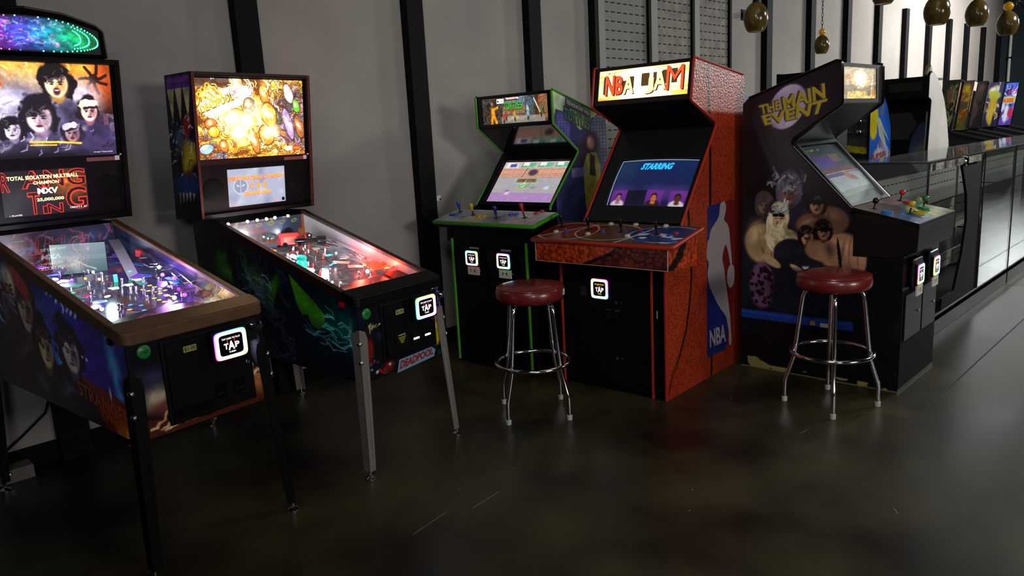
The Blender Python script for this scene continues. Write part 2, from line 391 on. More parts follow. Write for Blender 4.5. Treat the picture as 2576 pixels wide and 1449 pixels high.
# ================================================================ pinball machines
def pinball(name_label, cat, loc, deg, P, full=True, group=None):
    t = thing('pinball_machine', name_label, cat, loc, deg, group)
    Wd, hT, hB, vB, zB, zT, BW, BD, zR, vt = P['dims']; a = Wd/2; L = vB+.235; s = (zR-hT)/vB
    top = lambda v: hT-.032+s*v if v < vB else zB-.012
    bot = lambda v: hB+.045*v
    body = P.get('body', BLK)
    m = MB(); sp = [(0, bot(0)), (L, bot(L)), (L, zB-.012), (vB, zB-.012), (vB-.004, top(vB-.004)), (0, top(0))]
    for x0, x1 in ((-a, -a+.018), (a-.018, a)): m.prism(sp, x0, x1, body, lambda x, v, z: (x, v, z))
    m.box(-a+.018, a-.018, 0, .02, bot(0), top(0)-.01, body); m.box(-a+.018, a-.018, L-.02, L, bot(L), zB-.014, body)
    m.prism([(0, hB), (L, bot(L)), (L, bot(L)+.015), (0, hB+.015)], -a+.018, a-.018, body, lambda x, v, z: (x, v, z))
    m.build('cabinet', t, .002)
    if 'side' in P:  # printed decal along the left side
        m = MB()
        def fn(X, Y):
            v = (1-X)*(L-.003)+.0015; b0 = bot(v)+.002; t0 = (hT-.032+s*v if v < vB else zB-.014)
            return (-a-.0012, v, b0+(t0-b0)*Y)
        m.grid(fn, P['side'].get(), P['sidemat']); P.get('side_extra', lambda *k: 0)(m, a, L, top, bot); m.build('side_decal', t)
    if 'front' in P:
        m = MB(); m.grid(lambda X, Y: (-a+.001+X*(Wd-.002), -.0012, hB+.003+Y*(hT-hB-.05)), P['front'].get(), P['sidemat'])
        P.get('front_extra', lambda *k: 0)(m, a, hB, hT); m.build('front_decal', t)
    T = lambda u, v, h: (u, v, hT+s*v+h)
    # side rails and lockdown bar
    rail = P['rail']
    for sg in (-1, 1):
        m = MB(); pr = [(sg*(a+.010), 0), (sg*(a-.022), 0), (sg*(a-.022), -.022), (sg*(a+.002), -.022), (sg*(a+.002), -.05), (sg*(a+.010), -.05)]
        m.prism(pr if sg > 0 else pr[::-1], .03, vB-.002, rail, lambda y, x, z: T(x, y, z)); m.build('side_rail', t, .004)
    m = MB(); r_ = .035; pr = [(-a-.012, .085), (-a-.012, -.012+r_)]
    pr += [(-a-.012+r_*(1-math.cos(q)), -.012+r_*(1-math.sin(q))) for q in [i*math.pi/12 for i in range(1, 7)]]
    pr += [(a+.012-r_*(1-math.sin(q)), -.012+r_*(1-math.cos(q))) for q in [i*math.pi/12 for i in range(0, 7)]]
    pr += [(a+.012, .085)]
    m.prism(pr, -.045, .006, P.get('lock', rail), lambda h, x, y: T(x, y, h)); m.build('lockdown_bar', t, .006)
    # glass
    m = MB(); m.quad(T(-a+.02, .08, -.008), T(a-.02, .08, -.008), T(a-.02, vB-.004, -.008), T(-a+.02, vB-.004, -.008), glassmat('playfield_glass', f0=.05)); m.build('playfield_glass', t)
    # backbox
    dz = zT-zB; Bp = lambda u, z, d=0.: (u, vB+vt*(z-zB)/dz-d, z)   # d = towards the player
    hb = BW/2; m = MB(); fl = .02
    pr = [(vB+.0, zB), (vB+vt, zT), (vB+vt+BD, zT), (vB+BD, zB)]
    for x0, x1 in ((-hb, -hb+fl), (hb-fl, hb)): m.prism(pr, x0, x1, P.get('bbside', BLK), lambda x, v, z: (x, v, z))
    m.prism([(vB+vt, zT-.022), (vB+vt, zT), (vB+vt+BD, zT), (vB+vt+BD, zT-.022)], -hb+fl, hb-fl, BLK, lambda x, v, z: (x, v, z))
    m.prism([(vB, zB), (vB-.003, zB+.022), (vB+BD-.003, zB+.022), (vB+BD, zB)], -hb+fl, hb-fl, BLK, lambda x, v, z: (x, v, z))
    m.prism([(vB+BD-.02, zB+.02), (vB+vt+BD-.018, zT-.02), (vB+vt+BD, zT-.02), (vB+BD, zB+.02)], -hb+fl, hb-fl, BLKM, lambda x, v, z: (x, v, z))
    m.build('backbox', t, .002)
    def slab(m, u0, u1, z0, z1, d0, d1, mt):
        vs = [Bp(u, z, d) for z in (z0, z1) for d in (d1, d0) for u in (u0, u1)]
        m.add(vs, [(0, 2, 3, 1), (4, 5, 7, 6), (0, 1, 5, 4), (2, 6, 7, 3), (0, 4, 6, 2), (1, 3, 7, 5)], mt)
    if 'bbart' in P:
        m = MB(); m.grid(lambda X, Y: (-hb-.0012, vB+vt*Y+BD*(1-X), zB+Y*dz), P['bbart'].get(), P['sidemat']); m.build('backbox_decal', t)
    m = MB(); tm = P['trim']
    for u0, u1 in ((-hb, -hb+.016), (hb-.016, hb)): slab(m, u0, u1, zB, zT, 0, .006, tm)
    slab(m, -hb+.016, hb-.016, zT-.014, zT, 0, .006, P.get('toptrim', tm)); m.build('trim', t, .002)
    z0, z1 = P['tlz']; tw = P['tlw']
    m = MB(); m.grid(lambda X, Y: Bp(-tw+2*tw*X, z0+(z1-z0)*Y, -.028), P['trans'].get(P.get('boost', 1)), P['transmat']); P.get('trans_extra', lambda *k: 0)(m, Bp, tw, z0, z1)
    tr = m.build('translite', t)
    m = MB(); slab(m, -hb+fl, hb-fl, z0-.03, z0, -.03, -.012, P.get('bar', BLK)); slab(m, -hb+fl, -tw, z0, zT-.02, -.032, -.02, BLKM); slab(m, tw, hb-fl, z0, zT-.02, -.032, -.02, BLKM)
    if full: slab(m, hb-.19, hb-.055, z0-.03, z0-.012, -.012, -.0105, mat('warning_label', '7a4a40', .5)); slab(m, hb-.055, hb-.032, z0-.03, z0-.008, -.012, -.0105, WPR); m.ball(Bp(hb-.03, z0-.002, .0), .007, CHR, 10)
    m.build('translite_frame', t, .001)
    if not full:
        m = MB(); slab(m, -hb+fl, hb-fl, zB+.02, z0-.03, -.03, -.02, BLK); m.build('speaker_panel', t)
    else:
        lz0, lz1 = P['lcdz']; lw = P['lcdw']; m = MB()
        slab(m, -hb+fl, hb-fl, zB+.02, lz0, -.03, -.02, BLK); slab(m, -hb+fl, hb-fl, lz1, z0-.03, -.03, -.02, BLK)
        slab(m, -hb+fl, -lw, lz0, lz1, -.03, -.02, BLK); slab(m, lw, hb-fl, lz0, lz1, -.03, -.02, BLK)
        for sg in (-1, 1):
            c = Bp(sg*(hb-.095), (lz0+lz1)/2, -.0195); nrm = Vector((0, -dz, vt)).normalized()
            m.lathe([(.062, -.002), (.064, .001), (.060, .003), (.02, .0005)], BLKM, c, 28, nrm)
        m.build('speaker_panel', t, .001)
        m = MB(); m.grid(lambda X, Y: Bp(-lw+2*lw*X, lz0+(lz1-lz0)*Y, -.026), P['lcd'].get(), P['lcdmat']); P['lcd_extra'](m, Bp, lw, lz0, lz1); m.build('display_screen', t)
    # legs
    LM = P['leg']; fu, fv = .038, -.03
    for sx in (-1, 1):
        for fr in (1, 0):
            zt_ = (hB if fr else bot(L))+.262; vt0 = 0 if fr else L; sv = -1 if fr else 1; w_ = .052
            m = MB(); n = 2
            for (z0_, z1_, wa, wb) in ((zt_-.03, zt_, w_*.55, .012), (.05, zt_-.03, w_, w_)):
                pass
            def cor(z, du, dv):
                k = 1-z/zt_; ko = .004+fu*max(0, k); kv = .004+abs(fv)*max(0, k)
                return (sx*(a+ko-du), vt0+sv*(kv-dv), z)
            lv = [.035, zt_*.5, zt_-.05, zt_-.015, zt_]
            ws = [.040, w_*.92, w_, w_*.8, .012]
            for k in range(4):
                za, zb_ = lv[k], lv[k+1]; wa, wb = ws[k], ws[k+1]
                for (pa, pb) in (((0, 0), (1, 0)), ((0, 0), (0, 1))):
                    th = .004
                    def q(z, wd, e, o): # e along flange, o thickness inwards
                        return cor(z, e*wd if pb[0] else o, e*wd if pb[1] else o)
                    vs = [q(za, wa, 0, 0), q(za, wa, 1, 0), q(zb_, wb, 1, 0), q(zb_, wb, 0, 0), q(za, wa, 0, th), q(za, wa, 1, th), q(zb_, wb, 1, th), q(zb_, wb, 0, th)]
                    m.add(vs, [(0, 1, 2, 3), (7, 6, 5, 4), (0, 4, 5, 1), (1, 5, 6, 2), (2, 6, 7, 3), (3, 7, 4, 0)], LM)
            if full and fr: # pressed rib
                for e in (.45,):
                    m.tube([Vector(cor(.10, .032, -.001)), Vector(cor(zt_-.22, w_*e+.012, -.001))], .004, LM, 6)
            lg = m.build('leg', t)
            m = MB(); c = cor(0, .012, .012); m.lathe([(.024, 0), (.025, .006), (.012, .014), (.006, .016), (.006, .07)], P.get('foot', CHR), (c[0], c[1], 0), 18); m.build('leveler_foot', lg)
            if full or fr:
                m = MB()
                for zz in (zt_-.065, zt_-.155):
                    c = cor(zz, .004, .004); sphere_bolt(m, (c[0]+sx*.003, c[1]+sv*.003, c[2]), .012, (sx, sv, 0), CHR)
                m.build('leg_bolt', lg, split=True)
    # front fittings
    x0, x1, y0, y1 = P['door']
    m = MB(); m.box(x0, x1, -.012, 0, y0, y1, BLK); m.build('coin_door_frame', t, .008, seg=3) if full else None
    if full:
        m = MB(); m.box(x0+.015, x1-.015, -.02, -.012, y0+.015, y1-.015, BLK)
        w3 = (x1-x0); zc = y0+.08
        for k in range(2):
            uu = x0+w3*(.50+.22*k); m.box(uu, uu+.05, -.026, -.02, zc-.03, zc+.03, BLKG); m.box(uu+.006, uu+.044, -.028, -.026, zc-.012, zc-.004, P.get('slot', DST))
        m.box(x0+.02, x0+w3*.46, -.024, -.02, y0+.025, y0+.06, BLKG)
        m.lathe([(.009, 0), (.009, .006), (.006, .007)], CHR, (x1-.03, -.02, (y0+y1)/2+.0), 14, (0, -1, 0)); m.build('coin_door', t, .004)
        m = MB(); px_, pz = P['price']; m.box(px_-.027, px_+.027, -.0235, -.0215, pz-.012, pz+.012, mat('price_tape', '9a9d55', .6))
        m.text('$1.00', [(px_-.023, -.024, pz-.008), (px_+.023, -.024, pz-.008), (px_+.023, -.024, pz+.008), (px_-.023, -.024, pz+.008)], KPR, .015); m.build('price_label', t)
        gx, gz = P['start']; m = MB(); m.lathe([(.026, 0), (.026, .003), (.022, .006), (.0005, .007)], mat('green_button', '1d7a34', .35, emit=.05), (gx, -.001, gz), 26, (0, -1, 0))
        m.text('START', [(gx-.015, -.0095, gz-.006), (gx+.015, -.0095, gz-.006), (gx+.015, -.0095, gz+.006), (gx-.015, -.0095, gz+.006)], KPR); m.build('start_button', t)
        m = MB(); gx = a-.06; gz = hT-.09; m.box(gx-.025, gx+.025, -.006, 0, gz-.06, gz+.035, DST); m.lathe([(.012, 0), (.012, .02), (.006, .02), (.006, .045), (.017, .05), (.019, .062), (.012, .072)], CHR, (gx, -.005, gz+.01), 18, (0, -1, 0)); m.build('plunger', t, .002)
        m = MB(); m.lathe([(.02, 0), (.02, .004), (.014, .006), (.014, .012), (.001, .014)], P['flip'], (-a-.001, .095, hT-.035), 20, (-1, 0, 0)); m.lathe([(.02, 0), (.02, .004), (.014, .006), (.014, .012), (.001, .014)], P['flip'], (a+.001, .095, hT-.035), 20, (1, 0, 0)); m.build('flipper_button', t, split=True)
    return t, T, Bp
PRT = paintmat('printed_decal', rough=.32, spec=.4)
TLM = paintmat('translite_glow', emit=1.35)
LCDM = paintmat('lcd_glow', emit=1.0)
DIMM = paintmat('back_panel_glow', emit=.28)
PFM = paintmat('glowing_playfield_print', emit=.55, rough=.2)  # emission added to the print so the playfield looks more brightly lit
def person(A, x, y, r, hair, skin, coat, hl=1.1, side=0, cap=None, shade='6a4a58', mouth=.2, seed=1, light='f4e8f4', mc='5a2028'):
    """plain bust painted as a portrait print: shoulders, neck, head, tousled hair"""
    E = lambda dx, dy, rx, ry, c, ang=0, soft=.15, al=1.: A.ell(x+dx*r/A.asp, y+dy*r, rx*r, ry*r, c, ang, soft, al)
    dx0, dy0 = A.dx, A.dy; A.warp(.10*r/.15, 9, seed)
    E(0, -2.35, 2.2, 1.35, coat, 0, .1); E(-.9, -1.9, .8, .25, light, 25, .5, .6); E(.8, -2.2, .5, .9, '181420', 10, .5, .5)
    E(0, .22, 1.10, 1.15*hl, hair, 0, .08); E(-.75, -.35, .38, .75, hair, 12); E(.75, -.35, .38, .75, hair, -12); A.dx, A.dy = 0, 0
    E(.05, -.95, .42, .5, shade, 0, .2); E(side*.15, -.10, .72, .92, skin, 0, .08); E(side*.15+.36, -.15, .34, .75, shade, 0, .5, .6); E(side*.15, -.75, .34, .22, skin, 0, .3)
    E(side*.2-.30, .02, .20, .05, hair, -6, .3); E(side*.2+.26, .02, .20, .05, hair, 6, .3); E(side*.2-.28, -.12, .13, .06, '1c1016', 0, .3); E(side*.2+.26, -.12, .13, .06, '1c1016', 0, .3)
    E(side*.25+.06, -.32, .07, .22, shade, 8, .5, .8); E(side*.22, -.44, .14, .05, shade, 0, .4, .8); E(side*.2, -.62, .22, .05+mouth*.4, mc, 0, .3)
    if mouth > .4: E(side*.2, -.54, .16, .04, 'f0e8e0', 0, .3)
    A.warp(.08*r/.15, 14, seed+2); E(side*.1, .72, .88, .40, cap or hair, -8*side, .1); E(-.62, .38, .30, .40, cap or hair, 30, .15); 
    if not cap: A.strokes(9, [hair, '4a3c44'], (x-.9*r/A.asp, x+.7*r/A.asp, y+.45*r, y+1.0*r), (r*.25, r*.4), (r*.05, r*.09), seed, (200, 330), .75)
    else: E(side*.5, .22, .75, .14, hair, 10, .2)
    A.dx, A.dy = dx0, dy0
    return A
# ------------------------------------------------ machine beside the left edge (orange fire / purple crowd art)
A = Art(260, 168, '1c1014')
A.vgrad('181024', '3a1408'); A.warp(.10, 5, 3)
A.ell(.30, .80, .42, .34, 'ff8a1c', 10, .6); A.ell(.46, .84, .22, .22, 'ffd060', 0, .7); A.ell(.86, .86, .30, .24, 'd8581a', 0, .7); A.ell(.80, .95, .12, .14, 'ffb038', 0, .8)
A.ell(.12, .82, .2, .3, '7a3a0c', 0, .6); A.strokes(60, ['ffcf6a', 'ff9a2c', 'ffe9b0'], (.1, .75, .55, 1), (.03, .1), (.006, .014), 4, (60, 130), .5); A.flat()
for k in range(7): # dark forked cloud
    t = math.pi*(.05+k*.30); A.line([(.885, .84), (.885+.05*math.cos(t), .84+.08*math.sin(t)), (.885+.09*math.cos(t+.15), .84+.16*math.sin(t+.15))], .016, '26100c')
A.ell(.885, .85, .05, .05, '26100c')
A.ell(.40, .42, .40, .42, '7a7296', 20, .35); A.ell(.30, .55, .2, .16, 'ded8f0', 0, .5); A.ell(.78, .62, .2, .2, 'd8c8dc', -20, .5)
A.palette(7, 21, ['3a3450', '6a6288', 'a8a0c0', 'd8d0e8', '5a5278', '2a2438'], ((A.Y < .55-.1*np.cos(6*A.X)))*.4); A.ink(5, 22, .004, '2c2438', .3, k=(A.Y < .5)*1.)
person(A, .64, .80, .155, '140c10', 'ffe8c0', '5c5478', 1.1, 0, None, 'c08848', .55, 3, 'fff0c8')
person(A, .83, .50, .115, '201420', 'ffdcd0', '3a3058', 1.0, .5, 'f8e8c8', '9a5a68', .1, 5)
person(A, .515, .44, .165, '17121e', 'e8ccd0', '504870', 1.15, -.3, None, '8a6a84', .1, 7)
person(A, .345, .31, .105, '14101c', 'e6d6e4', '3c3456', 1.05, -.4, None, '8a7a98', .1, 9)
person(A, .715, .26, .100, '241828', 'b88c90', '564c78', .9, -.5, 'd0c8e0', '5a3848', .25, 11)
A.rect(.93, .965, .33, .46, '7a4a62', .8); A.ell(.5, .0, .9, .10, '15101c', 0, .6); A.ell(.95, .05, .25, .2, '3a2c58', 0, .8, .7); A.strokes(26, ['c8b8d8', '8a7aa8', '1a1424'], (.25, .95, .02, .3), (.03, .07), (.004, .008), 30, (0, 60), .6)
A.line([(.44, .17), (.62, .16), (.76, .14)], .010, 'ffd23a'); A.line([(.44, .135), (.60, .13)], .007, 'ffc83a')
A.mottle(.22, 22, 8).mottle(.12, 60, 18); ST_TL = A
def st_title(m, Bp, tw, z0, z1):
    def q(x0, x1, y0, y1): return [Bp(-tw+2*tw*x, z0+(z1-z0)*y, -.0265) for x, y in ((x0, y0), (x1, y0), (x1, y1), (x0, y1))]
    RO = mat('title_orange', 'ff5010', .6, emit=1.); RY = mat('title_yellow', 'ffb020', .6, emit=1.)
    m.text('STRANGER', q(.015, .315, .755, .885), RO, .03); m.quad(*q(.015, .315, .735, .745), RY); m.quad(*q(.015, .315, .905, .913), RY)
    m.text('Stranger Things pinball', q(.84, .97, .025, .04), WTX)
A = Art(150, 86, '141012'); A.warp(.06, 5, 2); A.ell(.78, .62, .34, .32, 'a86012', 0, .6, .85); A.ell(.72, .72, .1, .05, 'e8a030', 0, .6); A.ell(.2, .3, .4, .4, '2a2c2c', 0, .7); A.strokes(30, ['7a3a10', '503020'], (.4, 1, .3, 1), (.03, .1), (.006, .01), 7, (0, 40), .6); A.flat(); A.ell(.5, .0, .8, .3, '141212', 0, .6); A.mottle(.2, 12, 3); ST_LCD = A
def lcdq(Bp, lw, z0, z1, d=-.0245): return lambda x0, x1, y0, y1: [Bp(-lw+2*lw*x, z0+(z1-z0)*y, d) for x, y in ((x0, y0), (x1, y0), (x1, y1), (x0, y1))]
def outline_text(m, t, q, mt, w=.006):
    m.text(t, q, mt, .035)
def st_lcd(m, Bp, lw, z0, z1):
    q = lcdq(Bp, lw, z0, z1); q1 = lcdq(Bp, lw, z0, z1, -.0255); q2 = lcdq(Bp, lw, z0, z1, -.0251)
    RD = mat('neon_red_outline', 'ff3018', .6, emit=1.); BKX = mat('screen_dark', '1a0e0c', .6)
    for t, a in (('R', (-.06+.06, .10, .56, .98)), ('ANG', (.23, .985, .60, .99)), ('T', (.28, .42, .03, .52)), ('I', (.44, .50, .02, .20)), ('N', (.49, .68, .02, .24)), ('G', (.72, .985, .06, .58))):
        m.text(t, q1(*a), RD, .035); m.text(t, q2(a[0]+.008, a[1]-.008, a[2]+.012, a[3]-.012), BKX, .0)
    CR = mat('pale_yellow_letters', 'fff2a8', .6, emit=1.3)
    m.text('TOTAL ISOLATION MULTIBALL', q(.075, .90, .80, .885), CR, .03); m.text('CHAMPION', q(.36, .66, .685, .755), CR, .03)
    m.text('MXV', q(.40, .64, .47, .60), WTX, .04); m.text('25,000,000', q(.38, .70, .30, .38), CR, .03)
    m.text('1 PLAYER', q(.06, .2, .03, .06), WTX); m.text('CREDITS 0  AC', q(.76, .97, .09, .13), WTX)
A = Art(240, 130, '2a1c6a'); A.vgrad('22165e', '1c2a6c'); A.warp(.07, 5, 11)
A.ell(.62, .80, .18, .15, '2a66b4', 30, .7); A.ell(.44, .74, .1, .2, '6ea8d8', 60, .8, .7); A.ell(.70, .55, .34, .5, '4a22b0', 0, .8, .8); A.ell(.93, .5, .035, .6, '48a8d8', 0, 1., .9); A.ell(.60, .36, .06, .2, '2aa0e0', 20, .7)
A.ell(.08, .5, .22, .9, '0c0a12', 0, .5); A.poly([(0, 0), (1, 0), (1, .16), (.62, .40), (.5, .36), (.3, .34), (0, .5)], '120a14', .95); A.poly([(.52, 0), (1, 0), (1, .34), (.60, .42)], '6e2010', .9); A.ell(.98, .04, .1, .10, 'd8a040', 0, .8)
A.ell(.42, .06, .3, .12, '3a4632', 0, .8, .7)
A.flat(); A.strokes(10, ['a8e0ff', '7ab8f0'], (.1, .3, .6, .95), (.1, .2), (.006, .01), 3, (230, 300), .7)
A.asp = 2.6; A.flat()
for (x, y, r, sk, hr, sh, sd) in ((.395, .70, .19, 'b49a90', '150c18', '4a3040', 3), (.495, .46, .165, 'c8b488', '17100e', '5a4438', 5), (.665, .56, .18, 'c8bcb0', '1a1028', '5a4460', 8)): person(A, x, y, r, hr, sk, '1c1424', 1.2, .4, None, sh, .05, sd, '5a5070')
A.ell(.385, .87, .20, .08, 'a83a30', -20, .3); A.ell(.30, .80, .12, .12, 'ddd2c4', -20, .3); A.ell(.27, .42, .14, .36, '3a1418', 0, .5, .8)
A.blobs(5, ['e8f4ff'], (.73, .79, .56, .58), (.006, .014), 5); A.ell(.88, .37, .012, .05, 'f4f0e8', 0, .8); A.strokes(7, ['c8e8ff'], (.55, .78, .85, .95), (.04, .09), (.01, .016), 8, (50, 60), .6)
A.mottle(.3, 14, 5); A.a = A.a*1.45; ST_SIDE = A
def st_side(m, a, L, top, bot):
    OR = mat('title_red_print', 'e0602c', .5)
    def P_(v, f_): b = bot(v); return (-a-.002, v, b+(top(v)-b)*f_)
    def q(v0, v1, y0, y1, y2=None, y3=None): return [P_(v0, y0), P_(v1, y2 if y2 is not None else y0), P_(v1, y3 if y3 is not None else y1), P_(v0, y1)]
    m.text('STRANGER', q(.44, .035, .21, .33, .13, .28), OR, .02); m.text('THINGS', q(.27, .06, .10, .19, .02, .12), OR, .02)
    m.text('ARCADE', [(-a-.002, 1.17, 1.03), (-a-.002, .93, 1.02), (-a-.002, .93, 1.07), (-a-.002, 1.17, 1.08)], mat('worn_red_print', '8a3428', .5), .03)
A = Art(120, 90, '0b0a12'); A.warp(.05, 6, 4); A.ell(.16, .42, .14, .12, 'b0a084', 20, .5); A.ell(.14, .62, .16, .1, '3a3658', 0, .7); A.ell(.22, .28, .14, .08, '7a4038', 0, .7); A.poly([(0, 0), (1, 0), (1, .16), (.9, .14), (.5, .05), (0, .22)], '5a2416', .9)
A.strokes(12, ['f0c890', 'd8a070'], (.05, .4, .03, .12), (.05, .14), (.008, .014), 5, (0, 25), .9); A.ell(.93, .25, .1, .15, 'a06038', 30, .5); A.strokes(10, ['f0d8b0', 'e0a060'], (.86, .98, .2, .4), (.05, .1), (.008, .012), 9, None, .9); A.ell(.93, .62, .05, .12, '8a88a8', 0, .6); A.mottle(.3, 9, 5)
A.flat(); ST_FRONT = A
TAN = noisy('tan_rail', '553a22', '64472c', 20, .45, None, .0, 3)
ST = dict(dims=(.576, .954, .532, 1.153, 1.284, 2.043, .76, .24, 1.282, -.099), rail=TAN, side=ST_SIDE, sidemat=PRT, side_extra=st_side, front=ST_FRONT, trim=BLKM,
    tlz=(1.60, 2.02), tlw=.345, trans=ST_TL, transmat=TLM, trans_extra=st_title, lcdz=(1.335, 1.545), lcdw=.187, lcd=ST_LCD, lcdmat=LCDM, lcd_extra=st_lcd,
    leg=BLK, foot=CHR, door=(-.165, .215, .56, .895), price=(-.055, .845), start=(-.222, .872), flip=BLKG, bbside=BLK, boost=1.15)
st, T, Bp = pinball('pinball machine with smoky coloured-light topper and tan rails, at the left edge', 'pinball machine', (1.169, 2.909, 0), 7.377, ST)
reader(st, .097, -.03, .828, .145, .115, .30)
# topper
m = MB(); zT = 2.043; vT = 1.054
arc = [(-.335, zT+.004), (.335, zT+.004), (.333, zT+.13), (.300, zT+.158), (.16, zT+.20), (0, zT+.215), (-.16, zT+.20), (-.300, zT+.158), (-.333, zT+.13)]
m.prism(arc, vT, vT+.10, BLKG, lambda v, u, z: (u, v, z)); tp = m.build('topper', st, .01, seg=3)
A = Art(180, 60, '05040a'); A.warp(.16, 4, 5)
for x, c in ((.08, 'b01060'), (.25, 'c01890'), (.40, '8030e0'), (.52, '3848f0'), (.63, '20a0e8'), (.74, '10c8a0'), (.88, '10d060')): A.ell(x, .5, .55, .42, c, 0, .6, .55)
A.strokes(150, ['e8a0ff', 'a0b8ff', '70e8ff', 'ff90d0'], (.05, .72, .15, .85), (.03, .09), (.008, .02), 6, None, .33); A.mottle(.6, 9, 4); A.flat()
msk = ((A.X-.5)/.49)**4+((A.Y-.5)/.46)**2*1.0; A.mix((msk-1)*8+.5, '030308')
m = MB(); SH = paintmat('topper_glow', emit=1.2); zz = zT+.02
def tf(X, Y):
    u = -.30+.60*X; h = .155-.05*abs(2*X-1)**2.2; return (u, vT-.003, zz+h*Y)
m.grid(tf, A.get(1.1), SH); m.build('topper_art', tp)
m = MB(); GRN = mat('led_green', '20ffa0', .5, emit=7, ecol='40ffa8'); CYN = mat('led_cyan', '60ffff', .5, emit=6); MAG = mat('led_magenta', 'ff50d0', .5, emit=5); BLU = mat('led_blue', '3040ff', .5, emit=6)
for k in range(66):
    t_ = 2*math.pi*k/66
    for j, sc in enumerate((1., .87, .74)):
        X = .5+.485*sc*abs(math.cos(t_))**.6*(1 if math.cos(t_) > 0 else -1); Y = .5+.47*sc*abs(math.sin(t_))**.8*(1 if math.sin(t_) > 0 else -1)
        if j and .12 < X < .80: continue
        c = tf(X, Y); m.ball((c[0], c[1]-.002, c[2]), .0032, MAG if X < .35 else (BLU if X < .5 and Y < .5 else (CYN if X < .68 else GRN)), 6)
m.build('topper_led', tp, split=True)
# playfield helpers
def pf_kit(par, hT, a, vB, slope):
    Pf = lambda u, v, h=0.: (u, v, hT-.062+slope*(v-.05)+h)
    nz = Vector((0, -slope, 1)).normalized()
    def disc(m, u, v, r, mt, h=.0015, sq=1., rot=0):
        vs = [Pf(u+r*math.cos(rot)*math.cos(q)-r*sq*math.sin(rot)*math.sin(q), v+r*math.sin(rot)*math.cos(q)+r*sq*math.cos(rot)*math.sin(q), h) for q in [i*math.pi/8 for i in range(16)]]
        m.add(vs, [tuple(range(16))], mt)
    def post(m, u, v, h, mt, r=.006): m.lathe([(r*1.3, 0), (r, .004), (r, h-.004), (r*.6, h)], mt, Pf(u, v), 10, nz)
    def plate(m, pts, h, mt, th=.003): m.prism(pts, h, h+th, mt, lambda hh, x, y: Pf(x, y, hh))
    return Pf, nz, disc, post, plate
E_Y = mat('insert_yellow', 'ffe020', .4, emit=1.3); E_W = mat('insert_white', 'fff8e0', .4, emit=2.4); E_G = mat('insert_green', '30e8a0', .4, emit=1.6)
E_P = mat('light_purple', 'b060ff', .4, emit=3.5, ecol='a040ff'); E_B = mat('light_blue', '40a0ff', .4, emit=2.4, ecol='2090ff'); E_R = mat('light_red', 'ff2010', .4, emit=5); E_O = mat('light_orange', 'ff8020', .4, emit=3.5)
E_T = mat('light_teal', '20ffd8', .4, emit=2.2, ecol='10e8c0'); LED = mat('white_led', 'ffffff', .4, emit=30); LEDS = mat('white_led_soft', 'ffffff', .4, emit=9)
CLR = glassmat('clear_plastic', (.93, .95, 1), .12, .08); CLP = glassmat('purple_plastic', (.75, .6, .95), .15, .1)
REDP = mat('red_plastic', 'b02020', .3); WHP = mat('pale_plastic', 'b8b4c0', .35); GRYP = mat('grey_plastic', '5a5c60', .4)

def plastics(par, Pf, plate, seed, n, cols, vr, name='plastic_shield'):
    g = random.Random(seed)
    for k in range(n):
        u = g.choice((-1, 1))*g.uniform(.10, .24); v = g.uniform(*vr); a = g.uniform(0, 6.28); L = g.uniform(.02, .045); w_ = g.uniform(.012, .025); h = g.uniform(.03, .05)
        c, s_ = math.cos(a), math.sin(a); pts = [(u+c*x-s_*y, v+s_*x+c*y) for x, y in ((-L, -w_), (L, -w_*.6), (L*1.1, w_*.4), (L*.3, w_), (-L*.9, w_*.7))]
        pts = [(max(-.262, min(.262, p[0])), p[1]) for p in pts]; m = MB(); plate(m, pts, h, g.choice(cols), .0025); m.build(name, par)
# ---- playfield of the left machine
Pf, nz, disc, post, plate = pf_kit(st, .954, .288, 1.153, .188)
A = Art(130, 230, '201838'); A.vgrad('181430', '30305c'); A.warp(.1, 6, 2); A.ell(.5, .2, .3, .1, '401860', 0, .8); A.ell(.3, .4, .4, .2, '5a5490', 0, .9, .7); A.ell(.2, .12, .3, .05, 'a04068', 0, .8); A.palette(9, 5, ['181430', '2c2860', '503088', '3a2858', '284060', '6a2c60', '141028'], .6); A.ink(14, 6, .004, '8a7ac0', .35); A.blobs(50, ['503088', '304878', '782a58', '8a4a30'], (0, 1, .1, 1), (.02, .08), 6, .6, .7); A.flat(); A.mottle(.35, 12, 4)
m = MB(); m.grid(lambda X, Y: Pf(-.268+.536*X, .06+1.085*Y), A.get(), PFM)
for k in range(6): disc(m, .105+.010*k, .60-.030*k, .0105, E_Y, sq=.62)
for k in range(5): disc(m, .150+.006*k, .665-.032*k, .0105, E_Y, sq=.62)
for k in range(4): disc(m, .085+.005*k, .47-.032*k, .0105, E_Y, sq=.62)
disc(m, .145, .47, .013, E_W, sq=.6)
for (u, v) in ((.03, .68), (.10, .69), (.165, .735)): m.add([Pf(u-.022, v-.012, .0015), Pf(u+.006, v-.012, .0015), Pf(u+.012, v+.012, .0015), Pf(u-.03, v+.02, .0015)], [(0, 1, 2, 3)], E_W)
for (u, v) in ((-.02, .36), (.02, .32), (.07, .33), (.115, .345), (.0, .42), (-.03, .45)): disc(m, u, v, .010, E_B, sq=.6)
for (u, v) in ((-.06, .40), (-.08, .44)): disc(m, u, v, .011, E_O, sq=.6)
for (u, v) in ((-.14, .72), (-.10, .66), (-.16, .60), (-.05, .60)): disc(m, u, v, .017, E_G if u < -.12 else E_W, sq=.5, rot=.5)
m.build('playfield', st)
